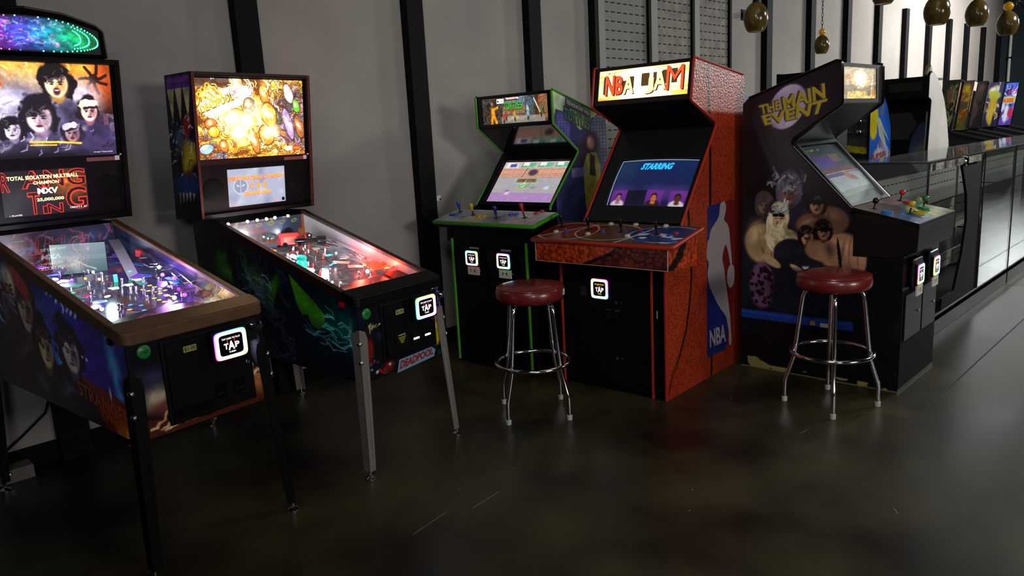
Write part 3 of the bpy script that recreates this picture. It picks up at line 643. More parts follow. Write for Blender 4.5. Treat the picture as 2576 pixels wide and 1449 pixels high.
m = MB(); A = Art(110, 60, '8fb4b0'); A.vgrad('6a9498', 'a8d0c4'); A.warp(.05, 4, 4); A.ell(.42, .35, .16, .3, 'c8dcd8', 20, .6); A.line([(.40, .9), (.50, .62), (.42, .42), (.62, .22), (.78, .1)], .02, 'f0fff8'); A.ell(.3, .85, .4, .2, '7aa8a8', 0, .7); A.ell(.68, .8, .035, .06, 'd0f0e8'); A.flat(); A.rect(.5, .505, 0, 1, '6a9090'); A.rect(0, 1, .45, .6, 'b8dcd8', .4)
sc = lambda x, y: (-.115+.24*x, .945-.01*y, 1.058+.018*(1-x)+.138*y)
m.grid(sc, A.get(), paintmat('video_panel', emit=.62)); m.box(-.12, .13, .948, .958, 1.055, 1.20, BLK); m.build('video_panel', st)
m = MB(); A = Art(120, 40, '1c1230'); A.warp(.1, 4, 3); A.ell(.2, .5, .4, .6, '7a2c50', 0, .7); A.ell(.55, .6, .3, .4, '3a5078', 0, .7); A.ell(.85, .5, .4, .5, '38508a', 0, .7); A.strokes(30, ['c080d0', '80a8e0', 'e07090'], (0, 1, 0, 1), (.1, .3), (.02, .04), 8, None, .5); A.mottle(.4, 8, 2)
m.grid(lambda X, Y: (-.268+.536*X, 1.13, 1.10+.165*Y), A.get(), DIMM); m.build('back_panel', st)
m = MB() # ramp and rails
for k in range(12):
    q0, q1 = k/12, (k+1)/12
    def rp(q): return (.235-.10*q, 1.08-.36*q, .10-.085*q**1.3)
    a0, a1 = rp(q0), rp(q1); m.add([Pf(a0[0]-.026, a0[1], a0[2]), Pf(a0[0]+.026, a0[1], a0[2]), Pf(a1[0]+.026, a1[1], a1[2]), Pf(a1[0]-.026, a1[1], a1[2])], [(0, 1, 2, 3)], WHP)
m.build('ramp', st)
m = MB(); 
for du in (-.014, .014): m.tube([Pf(.262+du*.5, .95, .09), Pf(.25+du, .75, .085), Pf(.235+du, .55, .07), Pf(.225+du, .40, .045), Pf(.20+du, .34, .02)], .003, CHR, 6)
for k in range(5): v = .42+.09*k; m.tube([Pf(.20, v, .06+.006*k), Pf(.232, v, .056+.006*k), Pf(.255, v, .06+.006*k)], .0025, CHR, 6)
m.build('wire_ramp', st, split=True)
m = MB(); rg = random.Random(3)
for k in range(46):
    u = rg.uniform(-.25, .25); v = rg.uniform(.36, 1.08); post(m, u, v, rg.uniform(.02, .045), CLR if k % 2 else CHR)
for (u, v) in ((-.21, .78), (-.12, .90), (-.19, 1.0)): m.lathe([(.036, 0), (.034, .012), (.026, .02), (.026, .045), (.04, .05), (.042, .058), (.02, .062)], CLP, Pf(u, v), 20, nz)
m.build('post', st, split=True)
m = MB()
for (u, v, h, r, mt) in ((.205, .60, .05, .009, E_P), (.215, .52, .05, .009, E_P), (.185, .44, .03, .008, E_P), (.12, .365, .025, .009, LEDS), (.165, .36, .03, .009, E_P), (-.16, .42, .02, .008, LEDS), (-.17, .45, .02, .006, E_P), (.235, .68, .06, .008, LEDS), (-.22, .90, .05, .012, E_R), (-.20, .86, .05, .010, E_O), (-.1, .80, .03, .006, E_P), (.02, .86, .03, .006, LEDS), (-.06, .76, .04, .006, E_O), (.24, .45, .03, .008, E_P), (-.02, .72, .04, .006, E_W)):
    m.ball(Pf(u, v, h), r, mt, 10)
m.build('lamp', st, split=True)
m = MB(); m.lathe([(.016, 0), (.016, .03), (.012, .034)], REDP, Pf(.24, .86, .07), 14, nz); plate(m, [(.20, .70), (.27, .68), (.27, .84), (.215, .84)], .06, CLP); plate(m, [(.12, .36), (.24, .34), (.26, .50), (.2, .55)], .04, CLP); plate(m, [(-.26, .38), (-.15, .40), (-.19, .52), (-.26, .56)], .035, CLP)
for (u, v) in ((.07, .76), (.145, .775)): m.box(u-.008, u+.008, v, v+.004, Pf(u, v)[2], Pf(u, v)[2]+.035, E_G)
for (u, v) in ((-.10, .80), (-.06, .81), (.0, .83), (.03, .835), (-.02, .825)): m.box(u-.011, u+.011, v, v+.004, Pf(u, v)[2]+.002, Pf(u, v)[2]+.032, GRYP)
m.build('target', st, split=True)
m = MB(); A = Art(100, 40, '1a1016'); A.ell(.5, .55, .7, .3, '5a1c30', 0, .4); A.warp(.04, 6, 2); A.line([(.15, .6), (.35, .8), (.5, .55), (.65, .8), (.85, .6)], .04, 'c05060'); A.line([(.2, .3), (.5, .25), (.8, .3)], .03, '8a3a48'); A.flat(); A.mottle(.3, 8, 2)
m.grid(lambda X, Y: Pf(-.255+.51*X, .085+.20*Y*(1-.35*(abs(2*X-1)**2)), .03), A.get(), PRT); m.build('apron', st)
m = MB()
for sg, u0 in ((1, -.11), (-1, .11)): m.tube([Pf(u0, .33, .012), Pf(u0+sg*.075, .295, .012)], [.012, .006], mat('flipper_white', 'd8d4dc', .4), 10)
m.build('flipper', st, split=True)
for sg in (-1, 1):
    m = MB(); x = sg*.2685
    A = Art(120, 30, '0c0c16'); A.warp(.08, 4, 6); A.ell(.55, .6, .5, .4, '3a2a78', 0, .8, .8); A.ell(.25, .4, .5, .3, '1c4a3c', 0, .8, .8); A.ell(.85, .6, .4, .4, '1a2a40', 0, .8); A.mottle(.4, 6, 3)
    m.grid(lambda X, Y: (x, .07+1.07*X, Pf(0, .07+1.07*X)[2]+(.954-.012+.2845*(.07+1.07*X)-Pf(0, .07+1.07*X)[2])*Y), A.get(), PRT); m.build('side_blade', st)
def bulb(par, c, e, col, r=.02):
    l = bpy.data.lights.new('bulb_light', 'POINT'); l.energy = e; l.color = col; l.shadow_soft_size = r
    o = bpy.data.objects.new('bulb_light', l); COL.objects.link(o); o.parent = par; o.location = c
for (u, v, h, e, c) in ((-.12, .85, .10, 1.2, (.8, .85, 1)), (.20, .55, .09, .7, (.65, .3, 1)), (.14, .38, .07, .5, (.8, .5, 1)), (-.17, .44, .06, .4, (1, .6, .8)), (.0, .65, .10, .4, (.7, 1, .9)), (-.2, .92, .08, .4, (1, .4, .2)), (.1, 1.08, .06, .3, (.5, .6, 1))): bulb(st, Pf(u, v, h), e*3., c)
PC = lambda n, c, e=.25: mat(n, c, .3, emit=e)
plastics(st, Pf, plate, 4, 22, [PC('plastic_violet', '6a40b0'), PC('plastic_magenta', 'a03070'), PC('plastic_blue', '3050a0'), PC('plastic_teal', '308878'), CLP], (.40, 1.05))
# ------------------------------------------------ the second pinball machine (blazing yellow art, red trim)
A = Art(264, 176, '3a2c38')
A.warp(.05, 6, 5); A.ell(.42, .50, .66, .56, 'd08820', 0, .4); A.palette(5, 41, ['6a3410', 'e08a20', 'ffc848', 'ffe8a0', 'ffc040', 'f09028', 'ffe070', 'fff4c0', 'b86420'], .85)
R = np.hypot((A.X-.96)*1.2, (A.Y-.5)*.9); K1 = np.clip((.42-R)/.1, 0, 1); A.palette(9, 43, ['4a4458', '2a2a34', '8a6aa8', '3a5a30', 'c07030', '6a4a8c', 'a89aa0'], K1*.85)
K2 = np.clip((.34-np.hypot(A.X*1.1, A.Y*1.0))/.08, 0, 1); A.palette(9, 45, ['3a3468', '5a8ab8', 'c04820', 'e0a020', '8a3a58', '488a38', 'd86818'], K2*.85)
K3 = np.clip((A.Y-.86)/.06, 0, 1)*np.clip((.6-A.X)/.3+np.clip((A.X-.3)/.1, 0, 1)*0, 0, 1); A.mix(K3*.8*((A.X < .3)|(A.X > .42)), '2c2430')
A.ink(5, 47, .005, '3a1c08', .8); A.ink(9, 49, .0035, '5a2c0c', .55)
A.flat(); A.poly([(.02, .62), (.10, .82), (.36, .93), (.52, .90), (.50, .72), (.30, .62), (.12, .50)], 'e8e0e4', .75); A.warp(.02, 9, 3); A.strokes(30, ['4a3c48', '8a7a88'], (.08, .5, .68, .9), (.03, .07), (.003, .005), 61, (0, 60), .8)
for k in range(3): A.ell(.035+.04*k, .80+.055*k, .035, .035, 'ffb428', 0, .25); A.ell(.035+.04*k, .80+.055*k, .018, .018, '5a3010'); A.line([(.05+.04*k, .79+.055*k), (.17+.03*k, .69+.05*k)], .022, 'ffc850'); A.line([(.07+.04*k, .775+.055*k), (.15+.03*k, .70+.05*k)], .004, '6a3a10')
for (x, y, rx, ry, c) in ((.47, .67, .075, .09, '6a5a44'), (.73, .52, .06, .10, '50504a'), (.62, .80, .065, .12, 'e07a20'), (.655, .54, .10, .16, 'e8902c'), (.62, .28, .10, .13, 'c87c24'), (.33, .52, .14, .10, 'd87828'), (.855, .82, .065, .13, 'e8c0cc'), (.93, .66, .05, .09, '58b030'), (.84, .42, .06, .22, 'a888c0'), (.95, .38, .06, .16, '9a5a30'), (.07, .13, .09, .06, '88b8d8'), (.22, .16, .055, .08, 'e07028'), (.12, .44, .075, .07, 'd85820'), (.14, .34, .065, .07, 'e8c020'), (.50, .2, .06, .16, 'b86a28')):
    A.ell(x, y, rx*1.12, ry*1.12, '28140a', 15, .05, .9); A.ell(x, y, rx, ry, c, 15, .08); A.ell(x-.01, y+.02, rx*.5, ry*.5, 'fff4d0', 30, .4, .55)
A.ink(9, 53, .003, '4a2408', .4)
A.strokes(60, ['fff8e0', 'ffe070', 'ffffff'], (.1, .8, .1, 1), (.03, .08), (.004, .008), 17, (40, 140), .7)
A.glow(.40, .45, .26, 'ffe8a0', .35); A.glow(.30, .50, .10, 'fff0b0', .55); A.glow(.36, .30, .10, 'fff0b0', .75); A.glow(.44, .48, .08, 'fff4d0', .8); A.glow(.56, .60, .10, 'fff4d0', .45); A.glow(.68, .33, .09, 'fff4d0', .8); A.glow(.42, .84, .07, 'ffe8a0', .6); A.glow(.18, .62, .10, 'fff0b0', .6); A.glow(.62, .93, .06, 'ffe080', .4); A.mottle(.12, 30, 8); A_TL = A
def a_title(m, Bp, tw, z0, z1):
    def P_(x, y): return Bp(-tw+2*tw*x, z0+(z1-z0)*y, -.0265)
    m.text('DEADPOOL', [P_(.05, .565), P_(.335, .735), P_(.32, .825), P_(.035, .66)], mat('title_brown', '5a3408', .6, emit=.4), .05); m.text('DEADPOOL', [tuple(Vector(P_(*p))+Vector((-.002, -.0012, .002))) for p in ((.055, .575), (.33, .735), (.315, .81), (.04, .655))], mat('title_gold', 'ffc830', .6, emit=1.2), .03)
    m.quad(P_(.80, .06), P_(.87, .06), P_(.87, .12), P_(.80, .12), WTX); 
    m.text('MARVEL', [P_(.805, .07), P_(.865, .07), P_(.865, .11), P_(.805, .11)], mat('print_red_glow', 'ff6050', .6, emit=1), .03)
    q = [(.91+.05*math.cos(i*math.pi/8), .09+.035*math.sin(i*math.pi/8)) for i in range(16)]; m.add([P_(*p) for p in q], [tuple(range(16))], mat('badge_red', 'e03018', .6, emit=1.)); m.text('STERN', [P_(.875, .075), P_(.945, .075), P_(.945, .105), P_(.875, .105)], YTX, .03)
A = Art(150, 88, 'b8c0d8'); A.warp(.12, 3, 4); A.blobs(26, ['ccd4e8', 'a0a8c4', 'd8dcec', '9098b8'], (0, 1, 0, 1), (.06, .2), 4, .5, .6); A.flat(); A.ell(.22, .53, .215, .215, 'd4dae8', 0, .04); A.ell(.22, .53, .18, .18, '98a2c0', 0, .04); A.rect(.212, .228, .35, .71, 'd4dae8'); A.ell(.175, .55, .05, .022, 'e0e4f0', -30, .2); A.ell(.265, .55, .05, .022, 'e0e4f0', 30, .2); A_LCD = A
def a_lcd(m, Bp, lw, z0, z1):
    q = lcdq(Bp, lw, z0, z1); OG = mat('orange_letters', 'ff8a10', .6, emit=1.2); RE = mat('red_letters', 'ff3040', .6, emit=1.); q1 = lcdq(Bp, lw, z0, z1, -.0253)
    for t, a in (('DISCO MULTIBALL CHAMPION', (.03, .985, .70, .80)), ('C  B  E', (.37, .66, .46, .60)), ('20,000,000', (.27, .74, .26, .37))):
        m.text(t, q1(a[0]-.006, a[1]+.004, a[2]-.012, a[3]-.004), RE, .05); m.text(t, q(*a), OG, .03)
    m.text('1 PLAYER', q(.03, .13, .03, .06), RE); m.text('CREDITS 0', q(.79, .92, .045, .075), RE); m.quad(*q(.93, .98, .03, .12), BLKM)
A = Art(240, 120, '080c18'); A.vgrad('060812', '0a1420'); A.warp(.08, 5, 4); A.ell(.40, .62, .26, .2, '2a5818', -25, .5); A.ell(.22, .72, .12, .2, '2c6a1c', -60, .4); A.ell(.83, .5, .3, .35, '0c3038', 0, .8); A.ell(.92, .62, .12, .2, '0e5a58', 0, .8, .8); A.flat()
A.poly([(.63, .93), (.66, .66), (.69, .56), (.72, .60), (.74, .50), (.78, .48), (.815, .55), (.82, .68), (.76, .78)], '3f8a1c'); A.ell(.5, .62, .05, .24, '357a1a', -28, .3); A.ell(.33, .70, .03, .1, '357a1a', 0, .4)
A.warp(.04, 9, 6); A.poly([(.30, .92), (.36, .60), (.46, .46), (.60, .30), (.50, .18), (.34, .34), (.24, .62)], '0a1224'); A.poly([(.34, .88), (.40, .66), (.47, .60), (.56, .44), (.50, .40), (.42, .52), (.35, .66)], '4a5a70', .75); A.strokes(26, ['8a9cb0', '5a6c88'], (.36, .52, .45, .75), (.03, .08), (.006, .01), 6, (100, 150), .7); A.ell(.46, .63, .012, .012, 'a02038'); A.ell(.26, .8, .07, .14, '05070f', 0, .3)
A.ell(.6, .25, .5, .3, '060a1c', 0, .6, .8); A.strokes(9, ['3a7a90', '5aa0b0'], (.66, .9, .3, .5), (.08, .16), (.006, .01), 8, (-50, 20), .7); A.strokes(12, ['35c0b0', '80e0e0'], (.85, .97, .4, .7), (.05, .1), (.006, .01), 9, None, .5); A.ell(.955, .60, .02, .12, '8ab8c0', 0, .9, .6); A.ink(6, 9, .006, '3a5668', .35, k=(A.X < .62)*(A.X > .28)*1.); A.mottle(.4, 12, 5); A.a = A.a*1.15; A_SIDE = A
A = Art(120, 90, '0a0d16'); A.warp(.04, 7, 5); A.blobs(30, ['18283c', '301018', '2a4a58', '101828'], (0, 1, 0, 1), (.03, .12), 3, .5, .8); A.ell(.09, .42, .07, .15, '7a1812', 0, .3); A.ell(.3, .10, .08, .09, '701410', 0, .4); A.blobs(16, ['a01c18', '3a5a78', 'c0c8d0'], (.04, .42, 0, .24), (.01, .035), 8, .3)
for k in range(7): A.poly([(.10+.035*k, .74-.02*k+.07*(k > 3)), (.135+.035*k, .76-.015*k), (.13+.02*k, .62+.02*k)], 'b8ac80')
for k in range(10): A.poly([(.30+.062*k, .90+.003*k), (.35+.062*k, .905+.003*k), (.345+.062*k, .82+.004*k), (.31+.062*k, .815+.004*k)], 'b4a678' if k % 3 else 'c07858')
A.strokes(16, ['c8c8e0', '7a6ab8'], (.88, .97, .6, .98), (.05, .1), (.008, .012), 4, (40, 80), .8); A.flat(); A.ell(.90, .36, .07, .20, 'b09a18', 8, .15); A.ell(.955, .28, .05, .06, 'b09a18', -20, .2); A.poly([(.875, .52), (.925, .52), (.945, .80)], 'a88448'); A.ell(.895, .44, .022, .04, 'd8d8c8'); A.ell(.895, .44, .012, .024, '181818'); A.mottle(.25, 10, 5); A_FRONT = A
def a_front(m, a, hB, hT):
    q = lambda pts: [(u, -.0022, z) for u, z in pts]
    m.prism([(-.065, .455), (.205, .470), (.22, .505), (.19, .525), (-.045, .518)], -.0015, -.0008, mat('title_blue_edge', '6a90a8', .5), lambda v, u, z: (u, v, z))
    m.text('DEADPOOL', q([(-.05, .468), (.20, .483), (.205, .520), (-.035, .510)]), mat('title_red', '8c1c1c', .5), .05)
A = Art(60, 180, '0a0a12'); A.warp(.08, 9, 7); A.vgrad('0a0a12', '161020')
for k in range(3): x = .2+.3*k; A.flat(); A.ell(x, .955, .055, .03, '7a3a98', 0, .3); A.ell(x, .91, .055, .03, '60308a', 0, .3); A.poly([(x-.13, .90), (x+.13, .90), (x+.06, .76), (x+.01, .68)], 'b4ac78')
A.warp(.06, 8, 3); A.ell(.5, .56, .09, .07, '2c5a68', 0, .4); A.ell(.7, .64, .1, .05, '8a2418', 60, .4); A.ell(.75, .46, .08, .10, 'a89a18', 70, .4); A.ell(.62, .38, .06, .06, 'b0a020', 0, .4); A.ell(.65, .31, .06, .035, '9a3018', 0, .4); A.ell(.6, .27, .14, .05, '1c3c6a', 0, .7); A.ell(.5, .21, .16, .05, '163a78', 0, .7)
for k in range(5): A.poly([(.2+.14*k, .20), (.28+.14*k, .20), (.24+.13*k, .12)], 'a8a878')
A.strokes(40, ['c8d0d8', '5a3a20', '8aa0a8'], (0, 1, .3, .7), (.01, .04), (.003, .006), 5, None, .7); A.mottle(.3, 16, 5); A_BB = A
A.a *= .85
DRED = mat('dark_red_trim', '4a0f0c', .4); RBR = mat('dark_brown_rail', '2a1712', .35)
AD = dict(dims=(.576, .88, .464, 1.068, 1.232, 1.99, .742, .25, 1.222, -.079), rail=RBR, lock=BLK, side=A_SIDE, sidemat=PRT, front=A_FRONT, front_extra=a_front, bbart=A_BB, trim=DRED, toptrim=mat('dark_top_trim', '241010', .4),
    tlz=(1.545, 1.962), tlw=.342, trans=A_TL, transmat=TLM, trans_extra=a_title, lcdz=(1.280, 1.484), lcdw=.188, lcd=A_LCD, lcdmat=LCDM, lcd_extra=a_lcd,
    leg=mat('leg_steel', '8c8780', .42, .45), foot=CHR, door=(-.15, .225, .535, .82), price=(-.035, .765), start=(-.232, .795), flip=mat('red_button', 'a81818', .3), bbside=BLK, boost=1.7, slot=LEDS, bar=mat('dark_red_bar', '1c0808', .4))
ad, T, Bp = pinball('pinball machine with blazing yellow backglass, red trim and chrome legs', 'pinball machine', (2.207, 2.975, 0), 7.331, AD)
reader(ad, .112, -.03, .762, .145, .112, -.05)
m = MB(); m.box(-.075, .0, -.024, -.0215, .60, .655, BLKM); YW = mat('yellow_print', 'a8a018', .5)
for k in range(5): m.box(-.06+.004*(4-k), -.008-.004*(4-k), -.0246, -.024, .607+.007*k, .6105+.007*k, YW)
m.text('WARNING', [(-.06, -.0246, .645), (-.01, -.0246, .645), (-.01, -.0246, .652), (-.06, -.0246, .652)], WPR, .02); m.build('warning_label', ad)
Pf, nz, disc, post, plate = pf_kit(ad, .88, .288, 1.068, .202)
A = Art(130, 220, '2a2026'); A.vgrad('2c2226', '4a2a30'); A.warp(.1, 6, 2); A.palette(9, 5, ['2a2228', '5a4448', '3a3440', '6a3038', '807068', '241c22'], .7); A.ink(12, 6, .005, 'a09080', .4); A.blobs(70, ['5a4448', '3a3440', '6a3038', '2a2834', '70605c'], (0, 1, 0, 1), (.02, .09), 6, .6, .7); A.ell(.5, .3, .4, .14, '554a50', 0, .8); A.strokes(40, ['8a7470', 'a04040', '2a1c20'], (0, 1, .15, .7), (.04, .1), (.006, .012), 5, (-20, 40), .6); A.flat(); A.mottle(.35, 12, 4)
m = MB(); m.grid(lambda X, Y: Pf(-.268+.536*X, .06+1.0*Y), A.get(1.3), PFM)
for (u, v, mt) in ((.10, .63, E_B), (.13, .645, E_B), (.155, .66, E_B), (.02, .60, E_O), (-.04, .70, E_T), (-.01, .69, E_T), (.21, .55, E_R)): disc(m, u, v, .014, mt, sq=.5, rot=.5)
m.build('playfield', ad)
m = MB(); A = Art(120, 40, '26406a'); A.warp(.1, 4, 3); A.blobs(24, ['2a8a4a', 'c04030', 'e0b040', '3070c0', 'd8d0c0', '604030', 'c86a30'], (0, 1, 0, 1), (.08, .25), 5, .3, .9); A.ell(.7, .5, .3, .5, '2858a0', 0, .5); A.flat(); A.rect(.97, 1, 0, 1, 'd06020')
for k in range(6): A.ell(.12+.15*k, .82, .12, .055, 'c8e060', 12, .1); A.ell(.12+.15*k, .82, .09, .035, '3a7058', 12, .1)
m.grid(lambda X, Y: (-.268+.536*X, 1.045, 1.03+.165*Y), A.get(), paintmat('lit_back_panel', emit=.5)); m.build('back_panel', ad)
m = MB()
for u in (-.245, -.125, -.062, -.002, .055, .145): m.ball((u, 1.025, 1.196), .008, LED, 10)
m.build('led_lamp', ad, split=True)
m = MB()
for k in range(60): 
    u = rg.uniform(-.25, .25); v = rg.uniform(.34, 1.0); post(m, u, v, rg.uniform(.02, .045), (CLR, CHR, REDP)[k % 3])
m.build('post', ad, split=True)
m = MB() # red van-shaped toy
b0 = Vector(Pf(.075, .93, .05)); tv = lambda x, y, z: tuple(b0+Vector((x*.95+y*.3, y-x*.2, z)))
m.prism([(-.07, 0), (.07, 0), (.075, .03), (.05, .036), (.04, .062), (-.06, .066), (-.072, .05)], -.025, .025, REDP, lambda y, x, z: tv(x, y, z)); m.box(-.05, .03, -.027, -.0255, .018, .045, mat('toy_pink', 'e07060', .4), tv)
for x in (-.045, .045): m.lathe([(.012, 0), (.014, .006), (.012, .012)], BLKM, tv(x, -.034, .002), 12, (0, 1, 0))
m.build('toy_vehicle', ad, .003)
m = MB(); m.lathe([(.04, 0), (.045, .02), (.04, .035)], BLKG, Pf(-.03, .985, .07), 24, (0, -.3, 1)); m.lathe([(.03, 0), (.032, .028)], mat('tyre', '15151a', .6), Pf(.10, 1.0, .09), 20, (0, -1, .2)); m.build('round_toy', ad)
m = MB(); c = Pf(.17, .90, .085); m.ball(c, .026, REDP, 16); m.lathe([(.019, 0), (.017, .004), (.001, .006)], BLKG, (c[0]-.004, c[1]-.024, c[2]+.004), 16, (-.1, -1, .2)); m.ball((c[0]-.008, c[1]-.031, c[2]+.011), .004, LEDS, 6); m.build('eye_toy', ad)
m = MB()
for (u, v) in ((-.04, .70), ): m.lathe([(.030, 0), (.028, .010), (.032, .024), (.020, .034)], mat('teal_glow', '20e8c8', .4, emit=.9, ecol='10d8b8'), Pf(u, v, .0), 8, nz); m.lathe([(.03, .0), (.03, .014), (.012, .02)], mat('teal_glow', '', .4), Pf(u+.0, v+.0, .04), 8, nz)
for (u, v) in ((-.19, .80), (-.13, .88), (-.17, .95)): m.lathe([(.034, 0), (.032, .012), (.026, .02), (.026, .04), (.04, .045), (.041, .052), (.02, .056)], mat('bumper_red', '8a2a2c', .25, emit=.25, ecol='ff6050'), Pf(u, v), 20, nz)
m.build('bumper', ad, split=True)
m = MB()
for (pth, r) in (([(.24, .95, .09), (.235, .75, .085), (.22, .55, .07), (.20, .42, .05), (.17, .36, .03)], .003), ([(.215, .95, .09), (.21, .75, .085), (.195, .55, .07), (.175, .42, .05), (.145, .36, .03)], .003), ([(.10, .86, .07), (.16, .80, .08), (.20, .70, .08), (.23, .56, .07)], .003), ([(.05, .84, .06), (.11, .80, .08), (.16, .70, .08)], .0025)): m.tube([Pf(*p) for p in pth], r, CHR, 6)
m.tube([Pf(.16, .80, .09), Pf(.20, .78, .09)], .026, BLKG, 14); m.tube([Pf(.05, .86, .085), Pf(.20, .82, .085)], .012, BLKG, 12); m.build('wire_ramp', ad, split=True)
m = MB(); plate(m, [(.10, .55), (.24, .50), (.25, .70), (.15, .72)], .055, CLR); plate(m, [(-.1, .62), (.0, .60), (.01, .74), (-.09, .76)], .055, CLR); plate(m, [(-.25, .72), (-.12, .70), (-.12, .98), (-.25, 1.0)], .06, CLR); plate(m, [(.13, .32), (.25, .30), (.25, .45), (.17, .47)], .045, mat('orange_plastic', '8a3c10', .35, emit=.3, ecol='ff7018')); m.build('clear_plastic', ad, split=True)
m = MB()
for (u, v, h, r, mt) in ((-.16, .86, .035, .010, LEDS), (-.19, .92, .035, .008, LEDS), (-.14, .78, .03, .008, LEDS), (-.1, .95, .04, .006, LEDS), (-.2, 1.0, .05, .006, E_O), (-.05, .70, .005, .008, E_W), (.11, .60, .02, .005, LEDS), (.17, .66, .05, .006, LEDS), (.13, .37, .03, .010, LEDS), (.155, .35, .03, .009, E_R), (.20, .36, .035, .009, E_R), (.235, .43, .04, .010, E_R), (.24, .50, .05, .009, E_R), (.17, .40, .04, .008, E_O), (.22, .33, .035, .008, E_R), (.255, .38, .05, .010, E_R), (.255, .30, .05, .008, E_R), (-.24, .5, .02, .006, LEDS), (-.12, .36, .02, .006, LEDS), (-.08, .345, .015, .005, LEDS)): m.ball(Pf(u, v, h), r, mt, 10)
m.build('lamp', ad, split=True)
m = MB(); A = Art(100, 40, '241618'); A.warp(.03, 6, 2); A.ell(.18, .55, .3, .32, 'a08828', -10, .1); A.ell(.75, .5, .55, .3, '3a2426', 0, .4); A.blobs(22, ['9a8a6a', '5a3a30', 'c8b898'], (.55, .95, .1, .9), (.03, .1), 5, .3, .8); A.flat(); A.mottle(.2, 8, 2)
m.grid(lambda X, Y: Pf(-.262+.524*X, .082+.19*Y*(1-.3*abs(2*X-1)**2), .035), A.get(), PRT); m.box(-.0, 1., 0, 1., 0, .004, BLKM, lambda x, y, z: Pf(.13+.11*x+.02*y, .13+.14*y, .038+z)); m.build('apron', ad)
plastics(ad, Pf, plate, 6, 26, [PC('plastic_red', 'b83030', .35), PC('plastic_pink', 'd09090', .3), PC('plastic_cream', 'c8b8a0', .25), PC('plastic_teal', '308878'), PC('plastic_orange', 'c86a20'), CLR], (.42, .98))
for k, sg in enumerate((-1, 1)):
    m = MB(); x = sg*.2685; m.add([(x, .07, Pf(0, .07)[2]), (x, 1.06, Pf(0, 1.06)[2]), (x, 1.06, .868+.32*1.06), (x, .07, .868+.32*.07)], [(0, 1, 2, 3)], mat('blade_grey', '8c8c92', .35, .2)); m.build('side_blade', ad)
m = MB()
for sg, u0 in ((1, -.11), (-1, .11)): m.tube([Pf(u0, .32, .012), Pf(u0+sg*.075, .285, .012)], [.012, .006], mat('flipper_white', '', .4), 10)
m.build('flipper', ad, split=True)

for (u, v, h, e, c) in ((-.15, .88, .09, .9, (1, .9, .85)), (-.05, .75, .08, .5, (.3, 1, .85)), (.10, .66, .07, .5, (.5, .7, 1)), (.12, .40, .07, .2, (1, .45, .3)), (.225, .52, .09, 1.3, (1, .03, .015)), (.235, .32, .06, 1.3, (1, .03, .015)), (-.1, .45, .08, .5, (1, .95, .95)), (.10, 1.0, .10, .6, (1, 1, 1)), (-.12, 1.0, .11, .6, (1, 1, 1))): bulb(ad, Pf(u, v, h), e*3.2, c)
# ================================================================ upright arcade cabinets
ACR = paintmat('cabinet_vinyl', rough=.3, spec=.4)
def tmold(par, pts, us, mt, r=.0085, name='edge_molding'):
    for u in us:
        m = MB(); m.tube([(u, v, z) for v, z in pts], r, mt, 8); m.build(name, par)
def inpoly(pts, X, Y):
    r = np.zeros_like(X, bool); n = len(pts)
    for i in range(n):
        x0, y0 = pts[i]; x1, y1 = pts[(i+1) % n]
        if y0 != y1: r ^= ((y0 > Y) != (y1 > Y)) & (X < (x1-x0)*(Y-y0)/(y1-y0)+x0)
    return r
def sideart(par, A, prof, u, v0, v1, z0, z1, mt, name='side_decal'):
    H, W_ = A.a.shape[:2]; X, Y = np.meshgrid((np.arange(W_-1)+.5)/(W_-1), (np.arange(H-1)+.5)/(H-1))
    keep = inpoly(prof, v0+(v1-v0)*X, z0+(z1-z0)*Y); m = MB()
    m.grid(lambda x, y: (u, v0+(v1-v0)*x, z0+(z1-z0)*y), A.get(), mt, keep); return m.build(name, par)
def shell(par, prof, W_, mt, inner, sidemat=None, th=.02):
    a = W_/2
    for k, (x0, x1) in enumerate(((-a, -a+th), (a-th, a))):
        m = MB(); m.prism(prof, x0, x1, mt, lambda x, v, z: (x, v, z)); m.build('side_panel', par)
    # back, top, inner surfaces
def lens(par, a, p, q, d, mt, name, th=.006):
    """panel between (v,z) points p and q across +-a, shifted d along its normal"""
    P0, P1 = Vector((0, *p)), Vector((0, *q)); n = (P1-P0).cross(Vector((1, 0, 0))).normalized()
    m = MB(); o = n*d; pts = [Vector((x, 0, 0))+P+o+n*h for h in (0, -th) for P in (P0, P1) for x in (-a, a)]
    m.add(pts, [(0, 1, 3, 2), (4, 6, 7, 5), (0, 4, 5, 1), (2, 3, 7, 6), (0, 2, 6, 4), (1, 5, 7, 3)], mt); return m.build(name, par), n
def plane_fn(u0, u1, p, q, d=0.):
    P0, P1 = Vector((0, *p)), Vector((0, *q)); n = (P1-P0).cross(Vector((1, 0, 0))).normalized()
    if n.y > 0: n = -n
    return lambda X, Y: tuple(Vector((u0+(u1-u0)*X, 0, 0))+P0*(1-Y)+P1*Y+n*d)
def fq(fn, x0, x1, y0, y1): return [fn(x, y) for x, y in ((x0, y0), (x1, y0), (x1, y1), (x0, y1))]
def stick(par, c, nrm, h, mt, kind='bat', tilt=(0, 0)):
    n = (Vector(nrm)+Vector((tilt[0], tilt[1], 0))).normalized(); m = MB(); c = Vector(c)
    m.lathe([(.020, 0), (.020, .002), (.006, .003)], BLKG, c, 16, nrm); m.lathe([(.0045, .0), (.0045, h*.45)], DST, c, 8, n)
    if kind == 'bat': m.lathe([(.005, h*.35), (.0085, h*.45), (.012, h*.7), (.0145, h*.88), (.011, h*.97), (.001, h)], mt, c, 16, n)
    else: m.ball(c+n*(h-.018), .0185, mt, 16)
    return m.build('joystick', par)
